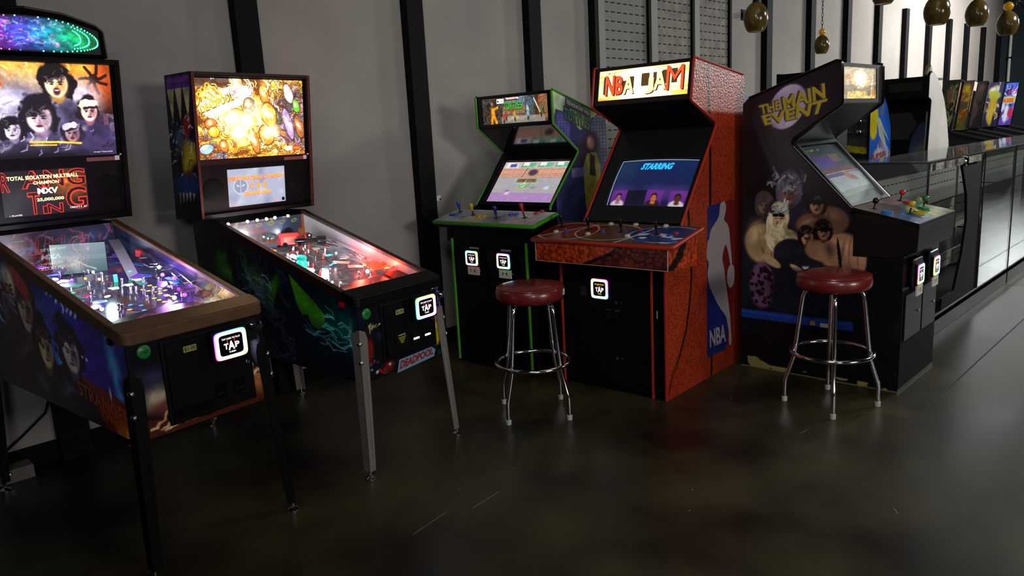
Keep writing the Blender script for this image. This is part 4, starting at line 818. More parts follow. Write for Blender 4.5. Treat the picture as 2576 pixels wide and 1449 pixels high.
def button(par, c, nrm, r, mt, h=.009):
    m = MB(); m.lathe([(r*1.25, 0), (r*1.25, .003), (r*1.02, .005), (r, .005), (r*.95, h), (r*.3, h*.85), (.0005, h*.85)], mt, c, 18, nrm); return m.build('button', par)
def arcade(label, loc, deg, P):
    t = thing('arcade_cabinet', label, 'arcade machine', loc, deg)
    W_ = P['W']; a = W_/2; pr = P['prof']; col = P['body']
    for k, (x0, x1) in enumerate(((-a, -a+.02), (a-.02, a))):
        m = MB(); m.prism(pr, x0, x1, P.get('sides', col), lambda x, v, z: (x, v, z)); m.build('side_panel', t)
    (tv, tz), (mv, mz), (kv, kz), (bv, bz) = P['pts']; rv = P['rear']; ia = a-.0205
    m = MB(); m.box(-ia, ia, rv-.02, rv, .02, P['rz']-.002, col); m.build('back_panel', t)
    m = MB(); m.prism([(tv+.004, tz-.002), (rv, P['rz']-.002), (rv, P['rz']-.02), (tv+.004, tz-.02)], -ia, ia, col, lambda x, v, z: (x, v, z)); m.build('top_panel', t)
    m = MB(); fh = (tz-mz); 
    fm = plane_fn(-ia, ia, (mv, mz), (tv, tz)); fr = P.get('mframe', BLK)
    for x0, x1, y0, y1 in ((0, 1, 0, P['mb']), (0, 1, 1-P['mt'], 1), (0, P['ml'], P['mb'], 1-P['mt']), (1-P['mr'], 1, P['mb'], 1-P['mt'])):
        g0 = plane_fn(-ia, ia, (mv, mz), (tv, tz), 0); g1 = plane_fn(-ia, ia, (mv, mz), (tv, tz), -.012)
        vs = fq(g0, x0, x1, y0, y1)+fq(g1, x0, x1, y0, y1); m.add(vs, [(0, 1, 2, 3), (7, 6, 5, 4), (0, 4, 5, 1), (1, 5, 6, 2), (2, 6, 7, 3), (3, 7, 4, 0)], fr)
    m.build('marquee_frame', t)
    fm = plane_fn(-ia+2*ia*P['ml'], ia-2*ia*P['mr'], (mv+(tv-mv)*P['mb'], mz+fh*P['mb']), (tv-(tv-mv)*P['mt'], tz-fh*P['mt']), -.006)
    m = MB(); m.grid(fm, P['marq'].get(P.get('mboost', 1)), P['marqmat']); P['marq_extra'](m, plane_fn(-ia+2*ia*P['ml'], ia-2*ia*P['mr'], (mv+(tv-mv)*P['mb'], mz+fh*P['mb']), (tv-(tv-mv)*P['mt'], tz-fh*P['mt']), -.005)); m.build('marquee', t)
    # underside speaker panel
    sp, n = lens(t, ia, (kv, kz), (mv+.004, mz), 0, P.get('under', BLK), 'speaker_panel')
    fs = plane_fn(-ia, ia, (kv, kz), (mv+.004, mz)); 
    P0 = Vector(fs(.5, .5)); nn = (Vector(fs(1, .5))-Vector(fs(0, .5))).cross(Vector(fs(.5, 1))-Vector(fs(.5, 0))).normalized()
    if nn.z > 0: nn = -nn
    m = MB()
    for k in range(5):
        x0 = .44+.022*(k % 5)-(.02 if k in (0,) else 0); w_ = (.07, .14, .16, .14, .08)[k]; y = .66-.085*k
        q = [tuple(Vector(p)+nn*(.0008)) for p in fq(fs, x0, x0+w_, y-.018, y+.018)]; m.quad(*q, mat('slot_void', '000000', 1))
    m.build('speaker_slots', sp)
    # bezel with hole
    u0, u1, y0, y1 = P['scr']; fb = lambda d: plane_fn(-ia, ia, (bv, bz), (kv, kz), d); m = MB(); X0 = (u0+ia)/(2*ia); X1 = (u1+ia)/(2*ia)
    for x0, x1, ya, yb in ((0, 1, 0, y0), (0, 1, y1, 1), (0, X0, y0, y1), (X1, 1, y0, y1)):
        vs = fq(fb(0), x0, x1, ya, yb)+fq(fb(-.01), x0, x1, ya, yb); m.add(vs, [(0, 1, 2, 3), (7, 6, 5, 4), (0, 4, 5, 1), (1, 5, 6, 2), (2, 6, 7, 3), (3, 7, 4, 0)], P.get('bezel', BLK))
    m.build('bezel', t)
    bul = P.get('bulge', 0)
    def fscr(X, Y):
        base = plane_fn(u0, u1, *P['lerp'](y0, y1), -.02+bul*(1-(2*X-1)**2*.6-(2*Y-1)**2*.6)); return base(X, Y)
    m = MB(); m.grid(fscr, P['screen'].get(), P['scrmat']); P['scr_extra'](m, lambda X, Y: tuple(Vector(fscr(X, Y))+Vector((0, -.003, .002)))); m.build('screen', t)
    if P.get('glass'):
        m = MB(); g = fb(.001); m.quad(*fq(g, 0, 1, 0, 1), P['glass']); m.build('screen_glass', t)
    # control panel
    (v0, z0), (v1, z1) = P['pan']; pw0, pw1 = P['pw']; th = P['pth']; m = MB()
    cs = P.get('ch', 0)
    top = lambda X, Y, h=0.: ((-(pw0*(1-Y)+pw1*Y)/2)*(1-2*X), v0+(v1-v0)*Y, z0+(z1-z0)*Y+h)
    m.prism([(-pw0/2, v0), (pw0/2, v0), (pw1/2, v1), (-pw1/2, v1)], -th, -.0015, P['panbox'], lambda h, x, y: (x, y, z0+(z1-z0)*(y-v0)/(v1-v0)+h))
    cp = m.build('control_panel', t, .003)
    m = MB(); m.grid(lambda X, Y: top(X, Y), P['panart'].get(), P.get('panmat', ACR)); m.build('panel_overlay', cp)
    nz = Vector((0, -(z1-z0), v1-v0)).normalized()
    if P.get('panmold'):
        m = MB(); e = .006; m.tube([(-pw1/2-e, v1, z1-.012), (-pw0/2-e, v0, z0-.012), (-pw0/2+.004, v0-e, z0-.012), (pw0/2-.004, v0-e, z0-.012), (pw0/2+e, v0, z0-.012), (pw1/2+e, v1, z1-.012)], .0125, P['panmold'], 8); m.build('panel_molding', cp)
    on = lambda u, v: (u, v, z0+(z1-z0)*(v-v0)/(v1-v0))
    for (u, v, mt, h, k, tl) in P['sticks']: stick(cp, on(u, v), nz, h, mt, k, tl)
    for (u, v, mt, r, h) in P['btns']: button(cp, on(u, v), nz, r, mt, h)
    # lower front
    l0, l1, lv, lz = P['low']; m = MB(); m.box(l0, l1, lv, lv+.02, .0, lz, col); m.build('front_panel', t, .002)
    for s_, u in ((-1, l0), (1, l1)):
        if abs(u) > a-.03: m = MB(); m.box(u-.018 if s_ > 0 else u, u if s_ > 0 else u+.018, lv-.0+.02, 0., .0, lz, P.get('sides', col)); m.build('pedestal_side', t)
    P.get('extra', lambda *k: 0)(t, top, nz, on)
    return t
GREEN = mat('green_molding', '3c8a18', .4); REDM = mat('red_molding', '9c2414', .4)
# ---------------------------------------------------------------- green-edged four player cabinet
prT = [(0, 1.866), (.55, 1.70), (.60, 1.66), (.60, 0), (-.33, 0), (-.33, .96), (-.145, .96), (-.145, 1.07), (-.062, 1.109), (.256, 1.466), (.003, 1.647)]
A = Art(200, 60, '2a2018'); A.warp(.05, 5, 3); A.ell(.12, .5, .25, .6, '2a1c14', 0, .5); A.ell(.55, .82, .6, .25, '6a96b8', 0, .5); A.rect(.32, .72, .34, .62, 'a8804c'); A.rect(.42, .52, .36, .60, 'b4583a'); A.rect(.66, .80, .2, .95, '3c586c'); A.rect(.84, 1, .1, 1, '9c5428'); A.palette(9, 4, ['1c140e', '4a3020', '6a98b8', 'a87848', '2a2018', '8a5030'], .35); A.rect(.81, .86, .0, 1, '4a2a18'); A.rect(.30, .95, 0, .24, '8a8478'); A.ell(.5, .2, .5, .1, 'b4a890', 0, .6)
A.flat(); A.strokes(14, ['c87a48', '6a3418'], (.86, 1, .15, .95), (.06, .12), (.012, .02), 4, (0, 8), .7)
A.ell(.165, .42, .10, .22, 'e8961c', 8, .2); A.ell(.155, .76, .05, .07, 'b8743c', 0, .2); A.line([(.15, .25), (.14, .02)], .06, 'e08c18'); A.line([(.18, .3), (.215, .06)], .06, 'e8981c'); A.line([(.17, .55), (.24, .62)], .05, 'e8961c')
for x, y, c in ((.37, .32, 'a83c34'), (.335, .22, 'c04838'), (.505, .28, 'c8a028'), (.70, .50, 'b8c0d0'), (.705, .30, '9aa4b8'), (.90, .38, '5a7a38'), (.93, .55, '486a34'), (.84, .6, '6a5a30')): A.ell(x, y, .055, .14, c, 10, .3); A.ell(x, y-.14, .04, .08, '3a2a20', 0, .4)
A.line([(.80, .85), (.88, .35)], .02, 'e8e8e0'); A.mottle(.25, 20, 7).mottle(.2, 7, 3); T_M = A
def t_marq(m, f):
    m.quad(*fq(f, .235, .345, .76, .93), WTX); 
    g = lambda *k: [tuple(Vector(p)+Vector((0, -.0006, 0))) for p in fq(f, *k)]
    m.text('KONAMI', g(.275, .335, .80, .87), RTX, .02); m.quad(*g(.245, .265, .80, .88), KPR)
    m.quad(*fq(f, .375, .585, .84, .975), mat('banner_red', '6a1410', .6, emit=.6)); m.text('TEENAGE MUTANT NINJA', g(.38, .58, .86, .955), WTX, .03)
    GT = mat('green_glow_title', '48b030', .6, emit=.8); f2 = fq(f, .34, .62, .50, .80)
    m.text('TURTLES', [tuple(Vector(p)+Vector((0, -.0004, -.004))) for p in f2], mat('dark_green_glow', '0c3010', .6, emit=.5), .07); m.text('TURTLES', [tuple(Vector(p)+Vector((0, -.0012, 0))) for p in f2], GT, .03)
A = Art(170, 130, '9a969c'); A.rect(0, 1, 0, .25, 'a884b8'); A.rect(0, 1, .25, .36, 'a8a4a4'); A.rect(0, 1, .36, .62, 'a8a6aa'); A.rect(0, 1, .62, .84, 'd8a088'); A.rect(0, 1, .84, 1, 'c8b4b4')
for j in range(6):
    A.rect(0, 1, .62+.037*j, .625+.037*j, '9a6a5a')
    for i in range(18): A.rect((i+.5*(j % 2))/18, (i+.5*(j % 2))/18+.004, .62+.037*j, .657+.037*j, '9a6a5a')
A.ell(.50, .735, .10, .085, '8a6a58', 0, .1); A.ell(.50, .735, .075, .065, '4a3a50', 0, .1); A.line([(.36, .62), (.39, .84)], .006, '404048')
for i in range(4): A.rect(.03+.25*i, .24+.25*i, .85, .97, ('d8d0d0', '68b090', '70b890', '70b890')[i]); A.rect(.04+.25*i, .23+.25*i, .86, .9, 'e8e0e0' if i == 0 else '90d0a8'); A.rect(.05+.25*i, .14+.25*i, .90, .98, 'f0f0f0')
A.rect(.10, .20, .87, .95, '4858b0'); A.rect(.30, .62, .475, .60, '7adcc8'); A.rect(.31, .61, .49, .59, '8a7a58')
for x, y, c in ((.24, .28, '9858a8'), (.25, .24, 'd8d0e0'), (.44, .42, '58a048'), (.43, .38, '90c060'), (.77, .40, '98a0c0'), (.80, .37, 'c8d0e8'), (.60, .38, '8a8a88')): A.ell(x, y, .05, .04, c, 20, .4, .8)
A.strokes(8, ['e0f0e0', '70a850'], (.36, .5, .38, .44), (.04, .08), (.008, .01), 4, (0, 40), .8); A.strokes(10, ['b09ac0', 'c0a0d0'], (0, 1, .02, .2), (.02, .05), (.006, .008), 5, (0, 10), .6); A.mottle(.06, 30, 4); T_S = A
def t_scr(m, f):
    m.text('GAME OVER', fq(f, .335, .60, .505, .575), mat('screen_orange', '903020', .6, emit=.6), .03)
    for i in range(3): m.text('INSERT COIN', fq(f, .29+.25*i, .47+.25*i, .865, .895), mat('screen_green', '207050', .6, emit=.4), .02)
A = Art(120, 190, '3a4a30'); A.vgrad('1c1a30', '8a9450', .1, .95); A.warp(.04, 5, 3); A.ell(.7, .93, .8, .12, '3c5a98', 10, .5, .7); A.ell(.45, .85, .5, .1, '9aa058', 0, .6, .6); A.flat()
A.poly([(0, .78), (.05, .86), (.18, .84), (.22, .90), (.30, .90), (.32, .80), (.40, .74), (.48, .70), (.60, .72), (.68, .78), (.78, .80), (1, .90), (1, 0), (0, 0)], '262544'); A.poly([(.62, .40), (.70, .76), (.82, .80), (1, .86), (1, .3)], '3a3c50'); A.rect(.05, .3, .55, .84, '34325c', .8)
for j in range(14):
    for i in range(5): A.rect(.70+.06*i, .735+.06*i, .45+.026*j, .465+.026*j, '6a7088', .6)
    for i in range(4): A.rect(.08+.055*i, .11+.055*i, .56+.02*j, .57+.02*j, '50507a', .6)
A.rect(.10, .62, .0, .55, '1c2438', .6); A.ell(.52, .50, .2, .1, '1c1824', 0, .5); A.ell(.68, .60, .10, .09, '24141a', 0, .3); A.ell(.68, .60, .045, .05, '7a5a50', 0, .3); A.poly([(.55, .10), (.52, .42), (.60, .52), (.78, .53), (.86, .42), (.88, .08)], '6a6428', .95); A.poly([(.64, .36), (.66, .52), (.75, .50), (.76, .34)], '20100c'); A.ell(.70, .83, .09, .035, '6a6a28', 30, .4); A.rect(.3, .58, .35, .42, '68648a', .5); A.mottle(.3, 16, 5); A.a = A.a*1.5; T_SD = A
A = Art(150, 50, 'a8a8ac'); A.vgrad('a0a0a4', 'b8b8c0'); A.warp(.1, 4, 2); A.ell(.16, .5, .3, .4, '7888b8', 0, .7, .7); A.ell(.36, .5, .3, .35, 'b0a860', 0, .7, .7); A.ell(.58, .5, .3, .4, '44445c', 0, .7, .75); A.ell(.85, .4, .3, .4, 'a08888', 0, .7, .5); A.blobs(16, ['50506a', '7a7a50', 'c8c8d0'], (.1, .8, .2, .8), (.04, .12), 5, .4, .7); A.mottle(.25, 8, 3); T_P = A
BLUP = mat('blue_plastic', '2038a0', .3); YELP = mat('yellow_plastic', 'c8a018', .3); PURP = mat('indigo_plastic', '1c1c6a', .3); REDB = mat('red_plastic_bright', 'a81c18', .3); GRNB = mat('green_plastic', '1c7038', .3)
def t_extra(t, top, nz, on):
    for v in (-.32,):
        m = MB(); m.box(-.40, .40, -.325, -.15, .875, .99, BLK); m.build('panel_support', t, .003)
    for k, (u, ph, pl) in enumerate(((-.125, .15, '1 2'), (.170, .55, '3 4'))):
        m = MB(); m.box(u-.09, u+.09, -.345, -.33, .60, .86, BLKM); m.lathe([(.007, 0), (.007, .005), (.004, .006)], CHR, (u+.065, -.346, .69), 10, (0, -1, 0)); dr = m.build('coin_plate', t, .004)
        reader(t, u, -.345, .775, .118, .102, ph, .02, pl)
        m = MB(); m.box(u-.035, u+.055, -.3475, -.346, .838, .850, mat('pink_tape', 'a08890', .6)); m.build('tape_label', t)
    for u in (-.338, .352):
        m = MB(); m.tube([(u, -.337, .90), (u, -.337, .02)], .010, GREEN, 8); m.build('front_molding', t)
P = dict(W=.694, prof=prT, body=BLK, pts=((0, 1.866), (.003, 1.647), (.256, 1.466), (-.062, 1.109)), rear=.60, rz=1.66, mb=.10, mt=.07, ml=.05, mr=.035, marq=T_M, marqmat=paintmat('marquee_glow', emit=1.1), marq_extra=t_marq, mframe=BLKG,
    under=mat('glossy_black_under', '141216', .12, coat=.5), scr=(-.287, .335, .065, .835), lerp=lambda y0, y1: (((-.062+.318*y0), 1.109+.357*y0), ((-.062+.318*y1), 1.109+.357*y1)), screen=T_S, scrmat=paintmat('crt_glow_bright', emit=1.05), scr_extra=t_scr,
    pan=((-.385, 1.027), (-.145, 1.082)), pw=(.915, .915), pth=.045, panbox=BLK, panart=T_P, panmold=GREEN,
    sticks=[(-.378, -.20, BLUP, .075, 'bat', (0, 0)), (-.199, -.25, YELP, .085, 'bat', (0, 0)), (.062, -.29, PURP, .085, 'bat', (0, 0)), (.285, -.26, REDB, .10, 'bat', (-.12, 0))],
    btns=[(-.40, -.27, BLUP, .015, .009), (-.36, -.27, BLUP, .015, .009), (-.115, -.275, YELP, .015, .009), (-.085, -.265, YELP, .015, .009), (.125, -.217, BLUP, .015, .009), (.17, -.213, BLUP, .015, .009), (.315, -.18, REDB, .014, .009), (.335, -.14, REDB, .014, .009)],
    low=(-.347, .36, -.33, .98), extra=t_extra)
tm = arcade('black arcade cabinet with green edging, a lilac game screen and a green title', (3.816, 3.689, 0), -87.576, P)
o = sideart(tm, T_SD, prT, .3485, 0, .60, .96, 1.87, ACR)
m = MB(); X_ = .3497
m.prism([(.13, 1.760), (.415, 1.672), (.415, 1.726), (.135, 1.815)], X_-.0008, X_-.0004, mat('banner_dark', '140c10', .5), lambda x, v, z: (x, v, z))
m.text('TEENAGE MUTANT NINJA', [(X_, .148, 1.767), (X_, .399, 1.688), (X_, .401, 1.720), (X_, .150, 1.800)], WPR, .03)
m.text('TURTLES', [(X_, .104, 1.675), (X_, .399, 1.580), (X_, .413, 1.672), (X_, .108, 1.762)], mat('dark_green_print', '0c2014', .5), .07); m.text('TURTLES', [(X_+.0005, .110, 1.685), (X_+.0005, .395, 1.592), (X_+.0005, .408, 1.668), (X_+.0005, .114, 1.754)], mat('green_print', '3c8a58', .5), .02); m.build('side_lettering', tm)
for u in (-.347, .347): tmold(tm, [(.55, 1.70), (0, 1.868), (-.004, 1.86), (.0, 1.649), (.252, 1.466), (.257, 1.455), (.25, 1.440), (-.066, 1.109), (-.072, 1.085)], (u,), GREEN)
m = MB()
for u in (-.25, .0, .25): m.lathe([(.005, 0), (.005, .003), (.002, .004)], CHR, (u, .008, 1.642), 8, (0, -.6, -.8))
m.build('screw', tm, split=True)
# ---------------------------------------------------------------- orange basketball-skin cabinet
def ballskin(name='basketball_vinyl', sc=75, bs=.35, mixk=.6):
    m = paintmat(name, rough=.38, spec=.4); nt = m.node_tree; b = nt.nodes['Principled BSDF']
    tc = nt.nodes.new('ShaderNodeTexCoord'); vo = nt.nodes.new('ShaderNodeTexVoronoi'); vo.inputs['Scale'].default_value = sc
    bp = nt.nodes.new('ShaderNodeBump'); bp.inputs['Strength'].default_value = bs; bp.inputs['Distance'].default_value = .004; bp.invert = True
    rp = nt.nodes.new('ShaderNodeValToRGB'); rp.color_ramp.elements[0].color = (1.25, 1.25, 1.25, 1); rp.color_ramp.elements[1].color = (.28, .22, .2, 1); rp.color_ramp.elements[0].position = .25; rp.color_ramp.elements[1].position = .72
    mx = nt.nodes.new('ShaderNodeMix'); mx.data_type = 'RGBA'; mx.blend_type = 'MULTIPLY'; mx.inputs[0].default_value = mixk
    a = nt.nodes['Attribute']; nt.links.new(tc.outputs['Object'], vo.inputs['Vector']); nt.links.new(vo.outputs['Distance'], bp.inputs['Height']); nt.links.new(vo.outputs['Distance'], rp.inputs[0])
    nt.links.new(a.outputs['Color'], mx.inputs[6]); nt.links.new(rp.outputs[0], mx.inputs[7]); nt.links.new(mx.outputs[2], b.inputs['Base Color']); nt.links.new(bp.outputs[0], b.inputs['Normal']); return m
BSK = ballskin(); BSKP = ballskin('basketball_vinyl_large', 40, .7, .85)
prN = [(.0, 1.969), (.646, 1.887), (.664, 1.87), (.664, 0), (-.364, 0), (-.364, .86), (-.19, .86), (-.19, 1.02), (-.16, 1.028), (.24, 1.54), (.274, 1.579), (.262, 1.61), (-.041, 1.738)]
A = Art(200, 80, 'e8d060'); A.warp(.0, 5, 3)
for j in range(13):
    g_ = random.Random(j); x = 0
    while x < 1: w_ = g_.uniform(.08, .3); A.rect(x, x+w_, j/13, (j+1)/13, g_.choice(['f0dc78', 'd8b030', 'fff0a0', 'b88c18', 'f8e890'])); x += w_
A.ell(.5, .5, 1.15, .52, 'fffad0', 0, .45, .95); A.glow(.45, .45, .5, 'fff8d0', .8); A.flat(); N_M = A
def n_marq(m, f):
    RD = mat('letter_red_glow', 'e0552c', .6, emit=1.); DK = mat('letter_shadow', '4a3010', .6, emit=.1); LT = mat('letter_fade', 'ffd8a0', .6, emit=1.25); BG = mat('brown_block', '6a5028', .6, emit=.35)
    g = lambda k, x0, x1, y0, y1: [tuple(Vector(p)+Vector((0, -k, 0))) for p in fq(f, x0, x1, y0, y1)]
    for x0, x1, y0, y1 in ((.25, .33, .30, .62), (.36, .41, .34, .74), (.49, .58, .38, .80), (.62, .66, .40, .80), (.72, .79, .40, .84), (.82, .88, .40, .86)): m.quad(*g(.0004, x0, x1, y0, y1), BG)
    m.quad(*g(.0003, .045, .085, .22, .76), mat('pale_green_glow', 'b8d0a0', .6, emit=.8)); m.quad(*g(.0004, .06, .085, .20, .80), KPR); m.quad(*g(.0003, .92, .96, .20, .84), mat('pale_green_glow', '', .6)); m.quad(*g(.0004, .93, .945, .18, .84), KPR)
    for t_, x0, x1, y0, y1, c in (('N', .075, .185, .16, .84, RD), ('B', .195, .285, .17, .80, RD), ('A', .285, .41, .17, .78, LT), ('J', .525, .63, .12, .62, LT), ('A', .63, .765, .22, .84, LT), ('M', .765, .945, .18, .96, RD)):
        bo = .035 if t_ != 'M' else 0; m.text(t_, g(.0008, x0+.012, x1+.012, y0-.03, y1-.03), DK, bo); m.text(t_, g(.0014, x0, x1, y0, y1), c, bo)
    m.text('MIDWAY', g(.0006, .11, .20, .87, .93), DK, .02)
A = Art(190, 130, '101c48'); A.vgrad('10143c', '122a5c'); A.ell(.5, .5, .5, .4, '14204c', 0, .8, .6); A.ell(.08, .85, .2, .3, '1c3c50', 0, .9, .6)
for x, hr, sk in ((.14, '201018', '9a6a78'), (.60, '241008', 'c06a3c'), (.885, '140a0a', '5a2a1c')):
    A.rect(x-.10, x+.10, .035, .33, '5a1e78'); A.ell(x, .28, .2, .12, '7a3a9a', 0, .9, .6); A.ell(x, .05, .13, .09, 'c8c0c8' if x > .8 or x < .2 else '2a1418', 0, .15); A.ell(x, .20, .058, .075, hr, 0, .15); A.ell(x, .165, .048, .072, sk, 0, .2); A.ell(x-.018, .18, .008, .008, '200c10', 0, .3); A.ell(x+.018, .18, .008, .008, '200c10', 0, .3); A.ell(x, .13, .02, .007, '5a2020', 0, .4); A.ell(x, .085, .045, .03, sk, 0, .3)
A.flat(); e = .008
A.rect(0, .009, 0, 1, 'd8e8ff'); A.rect(0, 1, 0, .012, 'c8d8f8'); A.rect(0, 1, .988, 1, 'e8f0ff'); A.rect(.24, .49, .035, .33, '0c0c24'); N_S = A
def n_scr(m, f):
    C1 = mat('title_cyan', '30b8ff', .6, emit=1.); C2 = mat('title_deep', '103090', .6, emit=.6); q = fq(f, .30, .69, .765, .915); q2 = [tuple(Vector(p)+Vector((.004, .001, -.004))) for p in q]
    q[2] = tuple(Vector(q[2])+Vector((.012, 0, 0))); q[3] = tuple(Vector(q[3])+Vector((.012, 0, 0)))
    m.text('STARRING', q2, C2, .07); m.text('STARRING', q, C1, .05)
A = Art(160, 90, '5a3c22'); 
for j in range(40): A.rect(0, 1, j/40, j/40+.006, '4a301a', .6)
A.mottle(.2, 6, 3); A.ell(.18, .5, .38, .48, '6a1c14', 0, .05); A.ell(.18, .5, .24, .30, '7a2a18', 0, .05, .6); A.ell(.86, .55, .5, .42, '18305c', 10, .05)
for cx, cy, rx, ry in ((.17, .45, .37, .47), (.46, .5, .40, .42), (.86, .52, .42, .40)):
    d = np.abs(np.sqrt((((A.X-cx)*A.asp)/rx)**2+((A.Y-cy)/ry)**2)-1); A.mix((.028-d)/.012, 'c8bca8')
A.line([(.62, 0), (.68, .35), (.74, .9)], .012, 'c8bca8'); A.line([(.02, .1), (.30, .9)], .012, 'c8bca8'); A.blobs(14, ['c8c8d0', '2a48a0', 'e0dcd0'], (.72, .98, .05, .6), (.03, .1), 5, .15, .8); N_P = A
WHB = mat('white_button', 'b8b0a4', .3)
A = Art(190, 60, 'a83818'); A.poly([(.46, 0), (.60, .55), (.66, 1), (1, 1), (1, 0)], '4a1410', .92); A.line([(.40, 0), (.60, .6), (.68, 1)], .07, '1c0a08'); A.line([(.36, 0), (.56, .6), (.64, 1)], .012, '6a5048'); A.poly([(.6, 0), (.8, 0), (.72, .5)], '8a2c14', .6); N_F = A
A = Art(90, 60, 'a83a18'); A.line([(.02, .0), (.38, .5), (.55, 1)], .16, '160806'); N_FS = A
def n_extra(t, top, nz, on):
    # deep control panel box with basketball skin
    v0, z0 = -.532, .957
    m = MB(); m.prism([(-.532, .816), (-.20, .80), (-.20, 1.01), (-.19, 1.0), (-.532, .935)], -.462, .462, BLK, lambda x, v, z: (x, v, z)); pb = m.build('panel_box', t, .002)
    m = MB(); m.grid(lambda X, Y: (-.461+.922*X, -.5335, .818+.118*Y), N_F.get(1.2), BSKP)
    for u in (-.462, .462): m.box(u-.0015, u+.0015, -.535, -.533, .817, .936, WPR)
    m.box(-.462, .462, -.535, -.533, .8155, .8175, WPR); m.build('panel_front_decal', pb)
    for s_ in (1, -1):
        m = MB(); m.grid(lambda X, Y: (s_*.4635, -.532+.33*X, .816-.016*X+(.119+.075*X)*Y), N_FS.get(1.2), BSKP); m.build('panel_side_decal', pb)
    m = MB(); m.box(-.375, .30, -.375, -.364, .03, .77, BLKM)
    for (zz) in (.565, .33, .215): m.lathe([(.011, 0), (.011, .006), (.006, .007)], CHR if zz != .33 else DST, (.02+(zz == .33)*.015, -.376, zz), 12, (0, -1, 0)); m.lathe([(.006, 0), (.006, .004), (.002, .005)], CHR if zz != .33 else DST, (.055+(zz == .33)*.0, -.376, zz+.003), 10, (0, -1, 0))
    m.build('coin_door_lock', t, split=True) if 0 else m.build('coin_door', t)
    m = MB(); m.box(-.17, .04, -.379, -.375, .44, .54, BLK); 
    for k in range(2): m.box(-.05+.06*k, -.01+.06*k, -.388, -.379, .46, .53, BLKG); m.box(-.047+.06*k, -.013+.06*k, -.389, -.388, .515, .522, mat('slot_grey', '3a3a44', .3))
    m.box(-.18, .05, -.377, -.375, .41, .414, DST); m.box(-.18, .05, -.377, -.375, .565, .569, DST); m.build('coin_slots', t, .002)
    reader(t, -.084, -.375, .645, .125, .122, .72, .025, None, True)
    m = MB(); m.box(-.245, -.20, -.3765, -.375, .58, .65, mat('dark_sticker', '241a24', .5)); m.text('FREE', [(-.24, -.377, .59), (-.205, -.377, .59), (-.205, -.377, .605), (-.24, -.377, .605)], mat('dim_red_print', '5a2028', .6), .02); m.build('sticker', t)
    m = MB(); m.box(-.40, -.347, -.35, .0, 0, .86, BLK); m.build('pedestal_filler', t)
    for u in (-.395, .262, .352):
        m = MB(); m.tube([(u, -.372, .83), (u, -.372, .004)], .010 if u < .3 else .011, REDM, 8); m.build('front_molding', t)
    m = MB(); m.box(.296, .300, -.3775, -.375, .50, .545, WPR); m.build('paper_scrap', t)
P = dict(W=.697, prof=prN, body=BLK, sides=BLK, pts=((0, 1.969), (-.041, 1.738), (.274, 1.579), (-.16, 1.028)), rear=.66, rz=1.887, mb=.13, mt=.09, ml=.03, mr=.015, marq=N_M, marqmat=paintmat('marquee_glow_hot', emit=1.5), mboost=1.3, marq_extra=n_marq, mframe=mat('brown_frame', '1c0c0a', .4),
    under=BLKM, scr=(-.245, .315, .165, .665), lerp=lambda y0, y1: (((-.16+.434*y0), 1.028+.551*y0), ((-.16+.434*y1), 1.028+.551*y1)), screen=N_S, scrmat=paintmat('crt_glow', emit=.95), scr_extra=n_scr, bulge=.022, bezel=mat('black_bezel', '0c0c10', .5),
    pan=((-.532, .957), (-.19, 1.02)), pw=(.966, .966), pth=.022, panbox=REDM, panart=N_P, panmold=REDM,
    sticks=[(-.414, -.315, BLKG, .085, 'bat', (0, 0)), (-.196, -.335, BLKG, .08, 'bat', (0, 0)), (.045, -.342, BLKG, .085, 'bat', (0, 0)), (.294, -.36, BLKG, .085, 'bat', (0, 0))],
    btns=[(-.40, -.40, WHB, .014, .009), (-.33, -.385, BLUP, .013, .009), (-.36, -.36, REDB, .013, .009), (-.115, -.21, WHB, .014, .009), (.06, -.205, WHB, .014, .009), (-.15, -.41, WHB, .014, .009), (-.075, -.36, BLUP, .013, .009), (-.10, -.33, REDB, .013, .009), (.13, -.41, WHB, .014, .009), (.176, -.33, BLUP, .013, .009), (.15, -.30, REDB, .013, .009), (.265, -.205, WHB, .014, .009), (.40, -.33, REDB, .013, .009), (.38, -.37, BLUP, .013, .009)],
    low=(-.347, .347, -.364, .86), extra=n_extra)
nb = arcade('tall orange basketball-skin arcade cabinet with a glowing yellow title sign', (3.958, 2.7215, 0), -86.865, P)
A = Art(210, 400, 'a03418'); v0, v1, z0, z1 = -.364, .664, 0, 1.969
q = lambda v, z: ((v-v0)/(v1-v0), z/z1)
A.mottle(.15, 4, 3)
for pts, w_ in (([(.153, 1.957), (.162, 1.802), (.167, 1.71), (.182, 1.547), (.186, 1.405), (.186, 1.19), (.185, 1.09)], .007), ([(-.058, .80), (-.063, .687), (-.074, .616), (-.091, .521), (-.132, .382), (-.207, .252), (-.305, .13), (-.354, .04)], .006), ([(-.095, 1.14), (-.083, 1.0)], .006), ([(.204, .14), (.198, 0)], .006)): A.line([q(*p) for p in pts], w_, '120605')
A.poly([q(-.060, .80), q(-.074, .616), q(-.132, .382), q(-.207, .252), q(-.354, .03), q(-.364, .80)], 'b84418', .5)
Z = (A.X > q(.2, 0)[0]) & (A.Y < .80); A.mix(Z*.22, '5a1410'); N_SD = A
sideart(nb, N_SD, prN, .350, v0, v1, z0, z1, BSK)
m = MB(); X_ = .3508; BLU_ = mat('logo_blue', '141c5c', .4); RD_ = mat('logo_red', '5c1014', .4); WH_ = mat('logo_white', '8c8284', .45)
sx = lambda d: (lambda x, v, z: (X_+d, v, z))
m.add([(X_, v, z) for v, z in ((.139, .165), (.150, .135), (.40, .128), (.44, .30), (.33, .60), (.30, .80), (.30, 1.0), (.36, 1.105), (.16, 1.095), (.144, 1.075))], [tuple(range(10))], BLU_)
